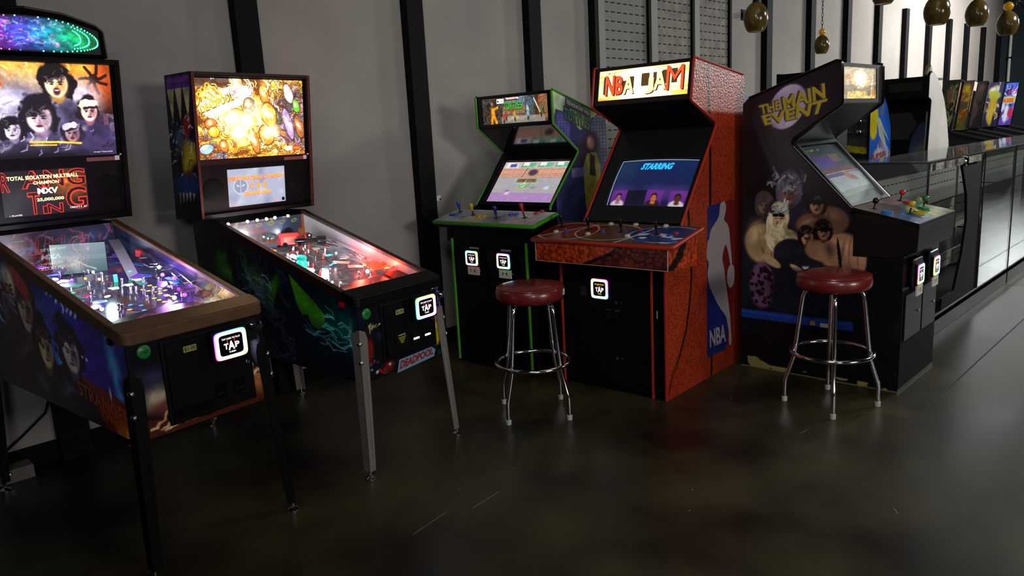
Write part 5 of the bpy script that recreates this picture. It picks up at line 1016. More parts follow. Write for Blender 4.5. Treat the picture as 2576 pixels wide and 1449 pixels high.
m.add([(X_-.0002, v, z) for v, z in ((.30, .20), (.49, .13), (.508, .15), (.52, 1.09), (.50, 1.108), (.33, 1.10))], [tuple(range(6))], RD_)
sil = [(.153, .899), (.126, .786), (.168, .742), (.141, .679), (.168, .598), (.216, .538), (.293, .445), (.408, .349), (.426, .296), (.45, .228), (.444, .156), (.468, .131), (.492, .153), (.479, .238), (.467, .336), (.442, .422), (.407, .554), (.377, .669), (.343, .752), (.394, .84), (.44, .761), (.464, .679), (.493, .684), (.475, .777), (.457, .857), (.45, .91), (.427, .954), (.365, .990), (.393, 1.029), (.404, 1.079), (.37, 1.11), (.325, 1.102), (.309, 1.069), (.304, 1.019), (.238, .977), (.185, .944), (.163, .877)]
for _ in range(2): sil = [p for i in range(len(sil)) for a_, b_ in [(sil[i], sil[(i+1) % len(sil)])] for p in ((a_[0]*.8+b_[0]*.2, a_[1]*.8+b_[1]*.2), (a_[0]*.2+b_[0]*.8, a_[1]*.2+b_[1]*.8))]
bmv = [(X_+.0006, v, z) for v, z in sil]
from mathutils.geometry import tessellate_polygon
m.add(bmv, [tuple(f) for f in tessellate_polygon([[Vector(p) for p in bmv]])], WH_)
m.add([(X_+.0008, .474+.058*math.cos(k*math.pi/12), .608+.078*math.sin(k*math.pi/12)) for k in range(24)], [tuple(range(24))], WH_)
m.text('NBA', [(X_+.0008, .177, .193), (X_+.0008, .405, .180), (X_+.0008, .398, .304), (X_+.0008, .172, .309)], WH_, .03); m.build('side_logo', nb)
tmold(nb, [(.646, 1.889), (.0, 1.971), (-.006, 1.96), (-.045, 1.738), (-.04, 1.728), (.255, 1.606), (.268, 1.58), (.262, 1.57), (-.165, 1.028), (-.18, 1.0)], (-.347, .347), REDM)
tmold(nb, [(.3, .0)]*0 or [(-.366, .84), (-.366, .004)], (.352,), mat('white_edge', 'a09890', .5), .0022, 'edge_strip')
# ---------------------------------------------------------------- dark wrestling cabinet
prM = [(.03, 1.903), (.564, 1.731), (.60, 1.70), (.60, 0), (-.375, 0), (-.375, .80), (-.35, .97), (-.081, 1.03), (-.081, 1.06), (-.076, 1.075), (.262, 1.425), (.280, 1.452), (.277, 1.475), (-.002, 1.650), (-.006, 1.672), (.0, 1.885), (.008, 1.898)]
A = Art(110, 90, '8a8068'); A.rect(0, 1, .40, 1, 'a89c7c'); A.rect(0, 1, .22, .42, '7a6a50'); A.rect(.12, 1, 0, .24, 'd8b860'); A.ell(.5, .62, .22, .26, 'fff0b8', 0, .3); A.ell(.52, .80, .14, .12, 'fff0b8', 0, .3)
for x, y, rx, ry, c in ((.10, .68, .06, .10, 'c87830'), (.24, .66, .05, .16, 'e8a050'), (.30, .56, .04, .1, 'd89048'), (.88, .78, .05, .11, 'd88a40'), (.80, .56, .04, .08, 'd8a060'), (.72, .5, .05, .12, 'e8b860'), (.93, .2, .08, .12, 'b08030'), (.78, .18, .07, .1, '6a4020')): A.ell(x, y, rx, ry, c, 0, .3)
A.line([(.0, .58), (1, .58)], .006, 'e0d0a0'); A.line([(.86, .3), (.9, .75)], .012, 'e8e0c8'); A.ink(5, 8, .008, '6a4a20', .5); A.glow(.5, .62, .17, 'fff4c8', .9); A.mottle(.15, 14, 3); M_M = A
A = Art(130, 160, '2a3c42'); A.vgrad('30444c', '28404a'); A.rect(0, 1, .70, .83, '40504e'); A.rect(.05, .5, .66, .80, '5a2c9a'); A.rect(.1, .55, .60, .70, '4a3ab0'); A.rect(.5, .75, .68, .82, '8a7060'); A.rect(.0, 1, .50, .60, '6a2c40'); A.blobs(60, ['a03030', '502030', '8a4a5a', 'b04040', '283048'], (.05, .95, .47, .62), (.01, .03), 4, .3, .8)
A.poly([(.0, .40), (.05, .49), (1, .49), (1, .22), (.0, .18)], 'b8c8d0'); A.rect(.0, .5, .44, .50, '5a3a9a'); A.line([(0, .42), (1, .43)], .005, 'd8e0e8'); A.line([(0, .5), (1, .51)], .006, 'd8dce0'); A.ell(.55, .44, .05, .07, 'e08050', 0, .3); A.ell(.66, .39, .08, .04, 'b84830', -20, .3); A.ell(.52, .50, .02, .02, 'f0d0a0', 0, .3); A.poly([(0, .20), (1, .24), (1, .17), (0, .12)], '7a9a80'); A.mottle(.12, 20, 4); M_S = A
def m_scr(m, f): m.text('1 UP   0', fq(f, .1, .4, .90, .93), mat('dim_screen_letters', '909050', .6, emit=.5), .02)
def m_marq(m, f):
    m.text('EVENT', fq(f, .36, .66, .50, .66), mat('hot_yellow', 'fff0a0', .6, emit=2), .04); m.text('MAIN', fq(f, .40, .64, .66, .80), mat('hot_yellow', '', .6), .04)
A = Art(150, 120, '48505a'); A.poly([(0, 0), (.42, 0), (.48, 1), (0, 1)], '1c4a80'); A.poly([(.0, .35), (.42, .5), (.7, 1), (0, 1)], '5a4c48'); A.poly([(.42, 0), (1, 0), (1, .5), (.62, .56), (.42, .42)], '8c8e2c'); A.poly([(.62, .5), (1, .4), (1, .8), (.75, .8)], '2c6a4c'); A.poly([(.6, .66), (1, .72), (1, 1), (.5, 1)], '8a7070'); A.warp(.08, 5, 3); A.blobs(26, ['b8b898', '5a6a30', 'a0a040', '2a5a6a', 'c8c0a8'], (.42, 1, .02, .5), (.03, .12), 4, .3, .6); A.blobs(12, ['2a5a90', 'c0c8d0', '183050'], (0, .4, .02, .4), (.02, .08), 7, .3, .7); A.flat(); A.mottle(.25, 12, 5); M_P = A
def m_extra(t, top, nz, on):
    m = MB(); m.prism([(-.451, .99), (-.445, .835), (-.34, .79), (-.10, .79), (-.10, 1.04)], -.345, .345, mat('brown_black_laminate', '110d0b', .5, spec=.2), lambda x, v, z: (x, v, z)); m.build('panel_box', t, .004)
    m = MB(); m.box(-.33, .33, -.3765, -.375, .02, .60, BLKM); m.build('coin_door_frame', t, .002)
    for k, (x0, x1) in enumerate(((-.29, .01), (.03, .30))):
        m = MB(); m.box(x0, x1, -.384, -.3765, .30, .57, BLK); m.build('coin_door', t, .004)
        m = MB(); m.lathe([(.008, 0), (.008, .006), (.004, .007)], CHR, (x1-.06, -.384, .44), 12, (0, -1, 0)); m.build('door_lock', t)
        u = (-.155, .150)[k]
        m = MB(); m.box(u-.085, u+.085, -.405, -.375, .60, .775, BLK); m.build('reader_housing', t, .018, seg=3)
        reader(t, u, -.405, .68, .115, .115, .45+.2*k, .012, ('1 2', '3 4')[k])
P = dict(W=.664, prof=prM, body=BLK, sides=mat('dark_laminate', '0a080a', .35), pts=((0, 1.892), (-.006, 1.666), (.277, 1.459), (-.076, 1.075)), rear=.60, rz=1.70, mb=.11, mt=.09, ml=.02, mr=.13, marq=M_M, marqmat=paintmat('marquee_glow_dim', emit=1.15), mboost=1.25, marq_extra=m_marq, mframe=mat('marquee_retainer', '1c1614', .6, spec=.15),
    under=mat('grey_under', '1c1e20', .25), scr=(-.285, .285, .04, .93), lerp=lambda y0, y1: (((-.076+.353*y0), 1.075+.384*y0), ((-.076+.353*y1), 1.075+.384*y1)), screen=M_S, scrmat=paintmat('crt_glow_soft', emit=.42), scr_extra=m_scr, bulge=.012, bezel=mat('grey_bezel', '141a1c', .5), glass=glassmat('screen_glass', f0=.07),
    pan=((-.451, .993), (-.081, 1.073)), pw=(.70, .66), pth=.025, panbox=BLK, panart=M_P,
    sticks=[(-.217, -.165, BLKG, .065, 'ball', (0, 0)), (.252, -.163, REDB, .07, 'ball', (0, 0)), (-.108, -.327, YELP, .075, 'ball', (0, 0)), (.225, -.305, GRNB, .07, 'ball', (0, 0))],
    btns=[(-.27, -.255, mat('blue_button', '1868a8', .25), .030, .016), (-.045, -.356, mat('yellow_button', 'a89810', .25), .030, .018), (.128, -.335, GRNB, .030, .016), (.22, -.22, REDB, .026, .012)],
    low=(-.332, .332, -.375, .80), extra=m_extra)
me_ = arcade('dark wrestling arcade cabinet with yellow slanted lettering on its side, seen side on', (4.827, 1.742, 0), .333, P)
# printed side: crowd of plain muscular figures over a blue band
v0, v1, z0, z1 = .60, -.375, 0, 1.903
A = Art(220, 380, '150e12'); q = lambda v, z: ((v0-v)/(v0-v1), z/z1)
def E_(v, z, rv, rz, c, ang=0, soft=.15, al=1.):
    x, y = q(v, z); k = z1; # local ellipse: rv in metres along v, rz along z
    A.ell(x, y, rv/k*(1/(v0-v1))*k*A.asp/1., rz/k, c, ang, soft, al)
A.asp = (v0-v1)/z1*1.; 
A.vgrad('0a0a10', '1c1216', .35, 1)
A.ell(*q(.315, 1.665), .055, .074, '9a8aa4', -35, .04)
E2 = lambda v, z, rx, ry, c, ang=0, soft=.15, al=1.: A.ell(*q(v, z), rx/z1, ry/z1, c, ang, soft, al)
A.rect(0, .78, .22, .46, '0e1420', .9); A.warp(.02, 12, 6)
def torso(v, z, rx, ry, c, hi, ang=0, sh='2a1a14'):
    E2(v, z, rx*1.03, ry*1.03, sh, ang, .05, .8); E2(v, z, rx, ry, c, ang, .1); E2(v+rx*.3, z+ry*.3, rx*.45, ry*.35, hi, ang, .5, .8); E2(v-rx*.3, z+ry*.3, rx*.35, ry*.35, hi, ang, .5, .7); E2(v, z-ry*.1, rx*.06, ry*.6, sh, ang, .8, .6)
H_ = lambda v, z, r, hair, skin, coat, **k: person(A, q(v, z)[0], q(v, z)[1], r/z1, hair, skin, coat, k.get('hl', 1.1), k.get('side', 0), k.get('cap'), k.get('shade', '4a3024'), k.get('mouth', .15), k.get('seed', 3), k.get('light', '8a6a54'), '3a2018')
H_(.452, 1.075, .055, '3a3834', '6a5a48', '28241e', seed=2)
E2(.298, 1.00, .15, .14, '1c1a24', 0, .1); H_(.297, 1.155, .072, '4a4858', '6a4c44', '23202c', hl=1.35, shade='3a2824', seed=4, light='50505c'); A.strokes(30, ['80848c', '5a5a6a', '2c2a36'], (.20, .40, .60, .66), (.01, .02), (.002, .004), 3, None, .8)
A.flat(); torso(.05, .99, .12, .085, '5c4032', '7a5844'); H_(.125, 1.085, .056, '120e0c', '946c56', '5c4032', side=.3, seed=6); E2(.118, 1.098, .046, .013, '0a0808', 0, .1)
torso(.465, .83, .115, .13, '8a7250', 'b09a72', 15); torso(.395, .80, .05, .10, '8a7250', 'a89068', -10)
H_(.362, 1.00, .060, 'a89a78', 'a88262', '8a7250', hl=1.3, side=.3, seed=8, light='b09a72'); A.strokes(40, ['c8bc98', '9a8c68', 'b4a884'], (.17, .22, .46, .53), (.02, .05), (.002, .004), 13, (255, 285), .8); A.strokes(40, ['c8bc98', '9a8c68', 'b4a884'], (.25, .295, .45, .52), (.02, .05), (.002, .004), 14, (255, 285), .8)
E2(.366, 1.046, .062, .026, '262626', 5, .08); A.strokes(16, ['b0b0a8', '808078'], (.20, .29, .535, .56), (.01, .02), (.002, .003), 3, (0, 40), .9); E2(.378, 1.012, .020, .012, '080606', 0, .1); E2(.338, 1.012, .020, .012, '080606', 0, .1); E2(.358, 1.015, .03, .004, '080606', 0, .1)
E2(.27, .74, .115, .13, '0f131b', 0, .06); E2(.315, .80, .075, .055, '171c26', 30, .1); E2(.14, .74, .05, .11, '121828', 0, .1); E2(.185, .765, .032, .085, 'a4aaae', 4, .1); H_(.174, .885, .050, '16100e', 'a07a58', '12161e', hl=.95, seed=10, light='20242c'); E2(.176, .875, .018, .007, '2a1812', 0, .1); E2(.182, .822, .020, .009, '050505', 0, .1); E2(.175, .838, .014, .006, '050505', 0, .1)
torso(-.035, .80, .135, .12, '86604a', 'a88064', -10); torso(-.125, .79, .05, .12, '8c664e', 'a88064', 6); H_(.078, .925, .050, '0f0c0b', '86624c', '86604a', side=.3, seed=12); E2(.074, .935, .042, .012, '080606', 0, .1); E2(-.02, .79, .010, .10, '120d0a', 8, .1); E2(-.02, .69, .13, .026, '15181a', -4, .1); E2(.23, .68, .055, .016, 'a88c6c', -30, .15); E2(.40, .72, .07, .026, '9a8260', -30, .1)
E2(.46, .56, .085, .15, '5a3c58', 0, .1)
g_ = random.Random(2)
for _ in range(42): v = g_.uniform(.39, .54); z = g_.uniform(.44, .68); E2(v, z, .011, .014, '120a12', g_.uniform(0, 90), .2)
E2(.26, .52, .14, .16, '0c1420', 0); A.mottle(.28, 18, 4); A.a = A.a*1.2
X0, X1 = q(.60, 0)[0], q(-.115, 0)[0]; bt = (A.Y-((.385-.0*A.X)/z1)); A.mix(((A.X < X1) & (A.Y*z1 < .388-.0*A.X) & (A.Y*z1 > .335))*1., '14388c'); A.mix(((A.X < X1) & (A.Y*z1 < .335))*.8, '070a14'); A.mix(((A.X < X1-.03) & (np.abs(A.Y*z1-.372) < .003))*.5, '4a6ab8')
n_ = A.noise(14, 9); ed = np.maximum(.07-.35*A.X, .0)*1.0; A.mix(((A.Y*z1 < .035+ed*n_*1.6) & (n_ > .42))*1., '8a8048'); A.mix(((A.X < .02+.03*n_) & (A.Y*z1 < .30) & (n_ > .5))*1., '9a9470'); A.mix((A.Y*z1 < .008+.02*(n_ > .58)*(A.X < .8))*1., '6a6440'); A.rect(.47, .50, .178, .19, 'b89850'); A.rect(.53, .58, .176, .188, 'b0aca0'); M_SD = A
o = sideart(me_, M_SD, prM, -.3335, v0, v1, z0, z1, ACR)
m = MB(); X_ = -.3343; YL = mat('print_yellow', 'b09a20', .45); SHD = mat('print_shadow', '4a3838', .5)
for d, mt, dx, dz in ((0, SHD, -.012, -.004), (-.0006, SHD, -.006, .006), (-.0012, YL, 0, 0)):
    S_ = lambda *p: [(X_+d, v-dx, z-dz if mt is not YL else z) for v, z in p]
    m.text('THE', S_((.479, 1.628), (.353, 1.652), (.356, 1.708), (.493, 1.684)), mt, .035); m.text('MAIN', S_((.333, 1.650), (.084, 1.700), (.093, 1.786), (.346, 1.722)), mt, .035); m.text('EVENT', S_((.452, 1.562), (.098, 1.618), (.072, 1.698), (.476, 1.622)), mt, .035)
m.build('side_lettering', me_)
for u in (-.332, .332): tmold(me_, [(.56, 1.733), (.03, 1.904), (.004, 1.897), (-.003, 1.885), (-.009, 1.670), (0, 1.652), (.272, 1.478), (.281, 1.455), (.266, 1.425), (-.078, 1.073)], (u,), BLKG, .009)
# ================================================================ bar stools
VIN = mat('oxblood_vinyl', '6a1c1a', .32, spec=.5, coat=.3); CAP = mat('white_rubber', 'b4b4ac', .6)
def stool(label, loc, deg):
    t = thing('bar_stool', label, 'stool', loc, deg, 'red vinyl bar stools with chrome legs')
    m = MB(); m.lathe([(.0005, .668), (.168, .668), (.186, .676), (.196, .695), (.197, .715), (.193, .737), (.186, .747), (.183, .749), (.165, .757), (.12, .7615), (.0005, .763)], VIN, (0, 0, 0), 56); s_ = m.build('seat', t)
    m = MB(); m.tube([(.188*math.cos(k*math.pi/24), .188*math.sin(k*math.pi/24), .747) for k in range(48)], .0035, VIN, 8, True); m.build('piping', s_)
    m = MB(); m.lathe([(.11, .655), (.12, .655), (.12, .668), (.11, .668)], DST, (0, 0, 0), 30); m.build('seat_plate', t)
    m = MB(); m.tube([(.213*math.cos(k*math.pi/28), .213*math.sin(k*math.pi/28), .305) for k in range(56)], .0115, CHR, 10, True); m.build('foot_ring', t)
    for k in range(4):
        a = math.radians(90*k); c, s = math.cos(a), math.sin(a); P_ = [(.02, .662), (.10, .662), (.128, .657), (.146, .644), (.156, .620), (.160, .59), (.192, .31), (.197, .27), (.232, .155), (.240, .135), (.243, .11), (.244, .02)]
        m = MB(); m.tube([(r*c, r*s, z) for r, z in P_], .0115, CHR, 12); l = m.build('leg', t)
        m = MB(); m.lathe([(.015, 0), (.0155, .004), (.0155, .026), (.013, .028)], CAP, (.244*c, .244*s, 0), 16); m.build('rubber_cap', l)
    return t
s1 = stool('red vinyl stool in front of the orange basketball-skin cabinet, left of the two', (3.035, 2.874, 0), 4)
s2 = copytree(s1, (4.122, 1.602, 0), 25, 'red vinyl stool against the dark wrestling cabinet, right of the two')
# ================================================================ glass display counters
GL = glassmat('counter_glass', (.93, .96, .95), .06, .0, .02); GLT = glassmat('counter_top_glass', (.9, .93, .92), .10, .02, .06); GED = mat('glass_edge', '6a8078', .2, emit=0)
EDGE = mat('edge_metal', '6e6a66', .3, .9); SHELF = mat('smoked_shelf', '101416', .15)
def counter(label, x0, x1, y0, y1, h, detail):
    t = thing('display_counter', label, 'display counter', (x0, y0, 0), 0, 'glass counters along the hall'); L = x1-x0; W_ = y1-y0
    m = MB(); m.box(0, L, .02, W_, 0, .10, BLKM); m.build('kick_base', t); m = MB(); m.box(0, L, 0, W_, .10, .14, mat('base_brown', '1c1712', .5)); m.box(0, L, .0, .012, .0, .15, mat('base_brown', '', .5)); m.build('base_board', t, .003)
    m = MB(); m.box(0, L, .0, W_, h-.012, h, GLT); m.build('top_glass', t)
    g0 = 1.47 if detail else .004; m = MB(); m.box(g0, L-.004, .0, .006, .15, h-.012, GL); m.build('front_glass', t)
    if detail: m = MB(); m.box(g0-.01, g0, 0, .01, .15, h-.012, EDGE); m.build('corner_post', t); m = MB(); m.box(0, .006, .01, W_-.01, .15, h-.012, GL); m.build('end_glass', t)
    for (xa, ya) in ((0, 0), (L-.012, 0), (0, W_-.012), (L-.012, W_-.012)): m = MB(); m.box(xa, xa+.012, ya, ya+.012, .14, h-.012, EDGE); m.build('corner_post', t)
    m = MB(); m.box(0, L, -.002, .008, h-.02, h-.008, EDGE); m.box(-.002, .008, 0, W_, h-.02, h-.008, EDGE); m.build('top_edge', t)
    bk = mat('slat_grey_dark', '8a8880', .7); m = MB(); m.box(.02, L-.02, W_-.03, W_-.012, .16, h-.16, bk); SL = mat('slot_black', '', .9)
    z = .22
    while z < h-.2:
        x = .05
        while x < L-.1: m.box(x, x+.06, W_-.0306, W_-.0295, z, z+.009, SL); x += .092
        z += .083
    m.build('slotted_back', t)
    m = MB(); m.box(.012, L-.012, W_-.04, W_-.01, h-.16, h-.014, BLKM); m.build('back_rail', t)
    for z in (.50, .922):
        m = MB(); m.box(.03, L-.03, .14, W_-.04, z, z+.008, SHELF); m.box(.03, L-.03, .136, .14, z-.002, z+.010, EDGE); m.build('shelf', t)
    return t
ct = counter('glass display counter behind the wrestling cabinet, nearer of two', 5.57, 8.06, 1.56, 2.05, 1.272, 1)
m = MB() # black curved divider boards inside
f_ = [(.83, 1.21), (1.47, 1.23), (1.42, .9), (1.50, .15), (.50, .15), (.52, .23), (.82, .24), (.98, .5), (1.06, .75), (1.02, .95), (.90, 1.12)]
m.prism([(x, z) for x, z in f_], .012, .03, BLKM, lambda y, x, z: (x, y, z)); m.build('divider_board', ct)
m = MB(); m.prism([(.45, .75), (.80, .78), (.78, .16), (.45, .16)], .20, .22, BLKM, lambda y, x, z: (x, y, z)); m.build('divider_board', ct)
m = MB(); A = Art(120, 12, '8a8880'); g_ = random.Random(4); x = 0
while x < 1: w_ = g_.uniform(.02, .07); A.rect(x, x+w_, 0, 1, g_.choice(['b0aca4', '4a4844', '8a867e', '2c2a28', 'a09c92'])); x += w_
A.mottle(.5, 6, 3); m.grid(lambda X, Y: (.012+1.33*X, -.003, 1.198+.052*Y), A.get(), PRT); m.build('price_strip', ct)
m = MB(); m.lathe([(.035, 0), (.037, .012), (.03, .02), (.001, .022)], CHR, (.83, -.004, 1.222), 20, (0, -1, 0)); m.build('lock', ct)
m = MB(); m.ball((0, 0, 0), .034, mat('dull_yellow', '9a9860', .5), 14); tag(m.build('yellow_ball'), 'dull yellow ball on a counter shelf behind the green joystick', 'ball').location = (5.93, 1.727, .9645)
bpy.data.objects[-1] if 0 else None
counter('glass display counter at the right edge, further of two', 8.10, 10.9, 1.56, 2.05, 1.272, 0)
# ================================================================ machines and lamps further down the hall
def simple_cab(label, loc, deg, W_, prof, body, extra):
    t = thing('arcade_cabinet', label, 'arcade machine', loc, deg); a = W_/2
    for x0, x1 in ((-a, -a+.02), (a-.02, a)): m = MB(); m.prism(prof, x0, x1, body, lambda x, v, z: (x, v, z)); m.build('side_panel', t)
    extra(t, a-.0205); return t
# cabinet with only its flat dark top showing above the wrestling cabinet
def ex(t, a):
    m = MB(); m.box(-a, a, .02, .35, 0, .95, BLK); m.build('lower_body', t); m = MB(); m.prism([(.01, 1.72), (.01, 1.945), (.36, 1.945), (.36, 1.72)], -a, a, BLK, lambda x, v, z: (x, v, z)); m.build('sign_box', t)
    m = MB(); m.prism([(.12, .95), (.18, 1.70), (.20, 1.70), (.14, .95)], -a, a, BLKG, lambda x, v, z: (x, v, z)); m.build('screen', t)
    m = MB(); m.box(-.02, .06, .004, .01, 1.895, 1.905, WPR); m.build('label', t); m = MB(); m.box(-a, a, .355, .378, 0, 1.90, BLKM); m.build('back_panel', t)
simple_cab('black flat-topped arcade cabinet behind the slanted wrestling cabinet', (5.92, 2.59, 0), -90, .42, [(0, 1.95), (.38, 1.95), (.38, 0), (0, 0), (0, .95), (.14, 1.0), (.18, 1.68), (0, 1.72)], BLK, ex)
# blue sided cabinet
prB = [(0, 1.85), (.30, 1.80), (.44, 1.68), (.56, 1.50), (.575, 1.40), (.575, 0), (0, 0)]
def ex(t, a):
    m = MB(); m.box(-a, a, .02, .56, 0, 1.0, BLK); m.build('lower_body', t); m = MB(); m.box(-a, a, .52, .55, .9, 1.48, BLK); m.build('back_panel', t)
    m = MB(); A = Art(60, 90, '3c3e38'); A.rect(0, 1, 0, .16, '6a6c50'); A.rect(0, 1, .30, .42, '15171c'); A.poly([(0, .46), (1, .36), (1, .44), (0, .56)], 'a8a020'); A.poly([(0, .22), (1, .10), (1, .20), (0, .32)], '9a9424'); A.rect(0, 1, .56, 1, '30322e'); A.mottle(.3, 8, 3)
    m.grid(lambda X, Y: (-a+2*a*X, .03+.02*Y, .98+.72*Y), A.get(), PRT); m.build('front_art', t)
    m = MB()
    for z in (1.545, 1.445): m.lathe([(.022, 0), (.024, .01), (.024, .05), (.018, .055)], CHR, (a-.075, .04, z), 16, (0, -1, 0)); m.lathe([(.022, 0), (.024, .01), (.024, .05), (.018, .055)], CHR, (a-.20, .04, z), 16, (0, -1, 0))
    m.build('chrome_knob', t, split=True)
    A = Art(110, 240, '1c4a9c'); A.asp = .575/1.85; A.vgrad('30406a', '1f56b4', .55, .72); A.poly([(0, .6), (.5, .75), (1, .62), (1, .5), (0, .5)], '6a5a80'); A.poly([(0, .52), (.55, .60), (1, .68), (1, .62), (.3, .48)], 'a8a890'); A.rect(0, 1, 0, .50, '8a8c88'); A.ell(.10, .85, .08, .075, 'c8b81c', 0, .15); A.ell(.16, .79, .05, .05, 'b8a81c', 0, .15)
    A.poly([(.28, .86), (.45, .84), (.92, .72), (.60, .78), (.88, .66), (.42, .76)], 'a0a89a'); A.ell(.45, .66, .08, .035, '9aa0a8', 0, .2)
    for k in range(6): A.line([(.55+.06*k, .72-.005*k), (.75+.05*k, .64)], .003, '8aa0c8')
    A.strokes(20, ['c8c8b8', '2a2c4a', '5a3040'], (0, 1, .5, .66), (.02, .07), (.003, .005), 4, (10, 60), .8); A.rect(.45, .62, .86, 1, '60686a', .6); A.mottle(.15, 12, 3)
    sideart(t, A, prB, a+.0225, 0, .575, 0, 1.85, PRT)
    m = MB(); X_ = a+.0235; m.text('SUPER', [(X_, .03, 1.175), (X_, .45, 1.205), (X_, .45, 1.255), (X_, .04, 1.225)], mat('worn_red_letters', '8a2c18', .5), .04); m.build('side_lettering', t)
    m = MB(); m.tube([(a+.022, .30, 1.802), (a+.022, .44, 1.682), (a+.022, .56, 1.502), (a+.022, .575, 1.40), (a+.022, .575, .6)], .008, BLK, 6); m.build('edge_molding', t)
simple_cab('blue-sided arcade cabinet with yellow and silver spaceship art, beyond the wrestling cabinet', (7.42, 2.92, 0), -90, .64, prB, BLK, ex)
# dark cabinet with white curved side
prC = [(.0, 1.93), (.03, 1.955), (.10, 1.97), (.22, 1.93), (.36, 1.84), (.50, 1.70), (.62, 1.52), (.72, 1.30), (.775, 1.05), (.775, 0), (-.02, 0), (.0, .95), (.04, 1.05), (.09, 1.70), (.07, 1.715), (.0, 1.735)]
def ex(t, a):
    IV = noisy('aged_white_laminate', 'c4c0b8', 'd4d0c8', 3, .4); 
    m = MB(); m.prism(prC, a+.0208, a+.0245, IV, lambda x, v, z: (x, v, z)); m.build('white_side', t)
    m = MB(); m.box(-a, a, .005, .03, 1.735, 1.93, BLK); m.box(-.0, a-.04, .002, .006, 1.80, 1.88, mat('dim_sign_art', '16180c', .4)); m.box(-a, a, .03, .5, 1.90, 1.92, BLK); m.build('sign_panel', t)
    m = MB(); m.prism([(.30, 1.70), (.02, 1.735), (.02, 1.745), (.30, 1.72)], -a, a, BLK, lambda x, v, z: (x, v, z)); m.build('underside', t)
    m = MB(); m.prism([(.14, 1.0), (.30, 1.70), (.32, 1.70), (.16, 1.0)], -a, a, BLK, lambda x, v, z: (x, v, z)); m.quad((-a, .13, 1.0), (a, .13, 1.0), (a, .295, 1.70), (-a, .295, 1.70), glassmat('screen_glass', f0=.07)); m.build('screen', t)
    m = MB(); m.box(-a, a, -.02, .5, .3, .98, BLK); m.build('lower_body', t); m = MB(); m.tube([(a-.01, .045, 1.02), (a-.01, .09, 1.60)], .008, mat('pale_edge', '5a706c', .3), 6); m.build('edge_molding', t)
    m = MB(); BL = mat('faint_blue_print', '70789a', .6)
    for k in range(3): m.text('INSERT COINS TO PLAY'[:20-4*k], [(a+.0046, .17, 1.21-.022*k), (a+.0046, .42-.04*k, 1.215-.022*k), (a+.0046, .42-.04*k, 1.228-.022*k), (a+.0046, .17, 1.223-.022*k)], BL)
    m.build('instruction_print', t) if 0 else None
simple_cab('unlit dark arcade cabinet with one white curved side panel, behind the counter', (8.06, 2.66, 0), -90, .72, prC, BLK, ex)
m = MB(); rg2 = random.Random(9)
m.prism([(0, 0), (.07, -.01), (.15, .0), (.12, .03), (.10, .05), (.06, .075), (.03, .05)], 0, .06, mat('crumpled_beige', '8a8868', .6), lambda y, x, z: (x, y, z+.02*math.sin(30*x))); m.prism([(-.05, -.035), (.02, 0), (.05, .07), (.02, .06), (-.02, .01)], .01, .05, mat('crumpled_beige', '', .6), lambda y, x, z: (x, y, z))
o = tag(m.build('crumpled_cap', bevel=.006), 'small crumpled beige cap lying on top of the white-sided cabinet', 'cap'); o.location = (8.12, 2.32, 1.972); o.scale = (.75, .75, .7)
# grey machine with a blue cap, seen in the gap
t = thing('vending_machine', 'grey cabinet with a blue cap glimpsed between the orange and the wrestling cabinets', 'vending machine', (6.50, 3.50, 0))
m = MB(); m.box(0, .60, 0, .55, 0, 1.77, mat('grey_steel_panel', '34393a', .5)); m.build('body', t, .004); m = MB(); m.box(-.01, .61, -.01, .56, 1.77, 1.835, mat('blue_cap', '1c4a72', .45)); m.build('cap', t, .004)
m = MB(); m.box(.02, .58, -.008, 0, 1.42, 1.56, BLKG); m.box(.245, .262, -.010, -.008, 1.44, 1.54, mat('green_lit_label', 'a0e8a0', .5, emit=.6)); m.box(.27, .30, -.010, -.008, 1.46, 1.49, mat('green_lamp', '50a040', .5, emit=.4)); m.build('display', t)
m = MB(); m.box(.02, .58, -.006, 0, .9, .93, STEEL); m.box(.02, .58, -.006, 0, 1.0, 1.02, DST); m.build('handle_rail', t)
# row of pinball machines far down the wall
def farart(c0, c1, cols, seed, W_=50, H=90):
    A = Art(W_, H, c0); A.vgrad(c0, c1); A.warp(.1, 4, seed); A.blobs(14, cols, (.1, .9, .15, .85), (.05, .18), seed, .3, .85); A.strokes(20, cols, (.1, .9, .1, .9), (.05, .15), (.01, .02), seed+1, None, .7); A.flat(); A.mottle(.3, 6, seed); return A
FAR = [
 ('far pinball machine with green and black side art, next to the white-sided cabinet', 14.25, ('0c120c', '182018', ['384a20', '5a3828', '6a6a50']), ('6a3a28', 'a88a78', ['e8b090', 'c06038', 'ff7020', '806860']), 0),
 ('far pinball machine with brown and mustard yellow side art', 15.08, ('4a4a14', '3c2c38', ['8a6a14', '7a3c18', 'a08418', '6a6a14']), ('9a6a4a', 'c89878', ['f0b888', 'd87840', 'b09080', 'e0c8b0']), 1),
 ('far pinball machine with a slim orange-lit backglass, third in the row', 15.92, ('101010', '181418', ['302820', '403030']), ('2a2c28', 'a87048', ['f0a030', 'ffd890', 'd04020', '606858']), 0),
 ('far pinball machine with dark violet side and gold figure art', 17.25, ('1c1836', '302a58', ['a89830', 'a8a048', '6a5028', 'b0b0b0']), ('a08090', 'c8a0a0', ['e8c0b0', 'b07068']), 2),
 ('far pinball machine with bright blue and magenta rock band side art, last in the row', 18.42, ('5a38a0', '3858b8', ['8a2c78', 'c8c8e8', '181c58', 'a83050', '5a78d0']), ('9a5060', 'b07070', ['e0a090', 'd04040']), 3)]
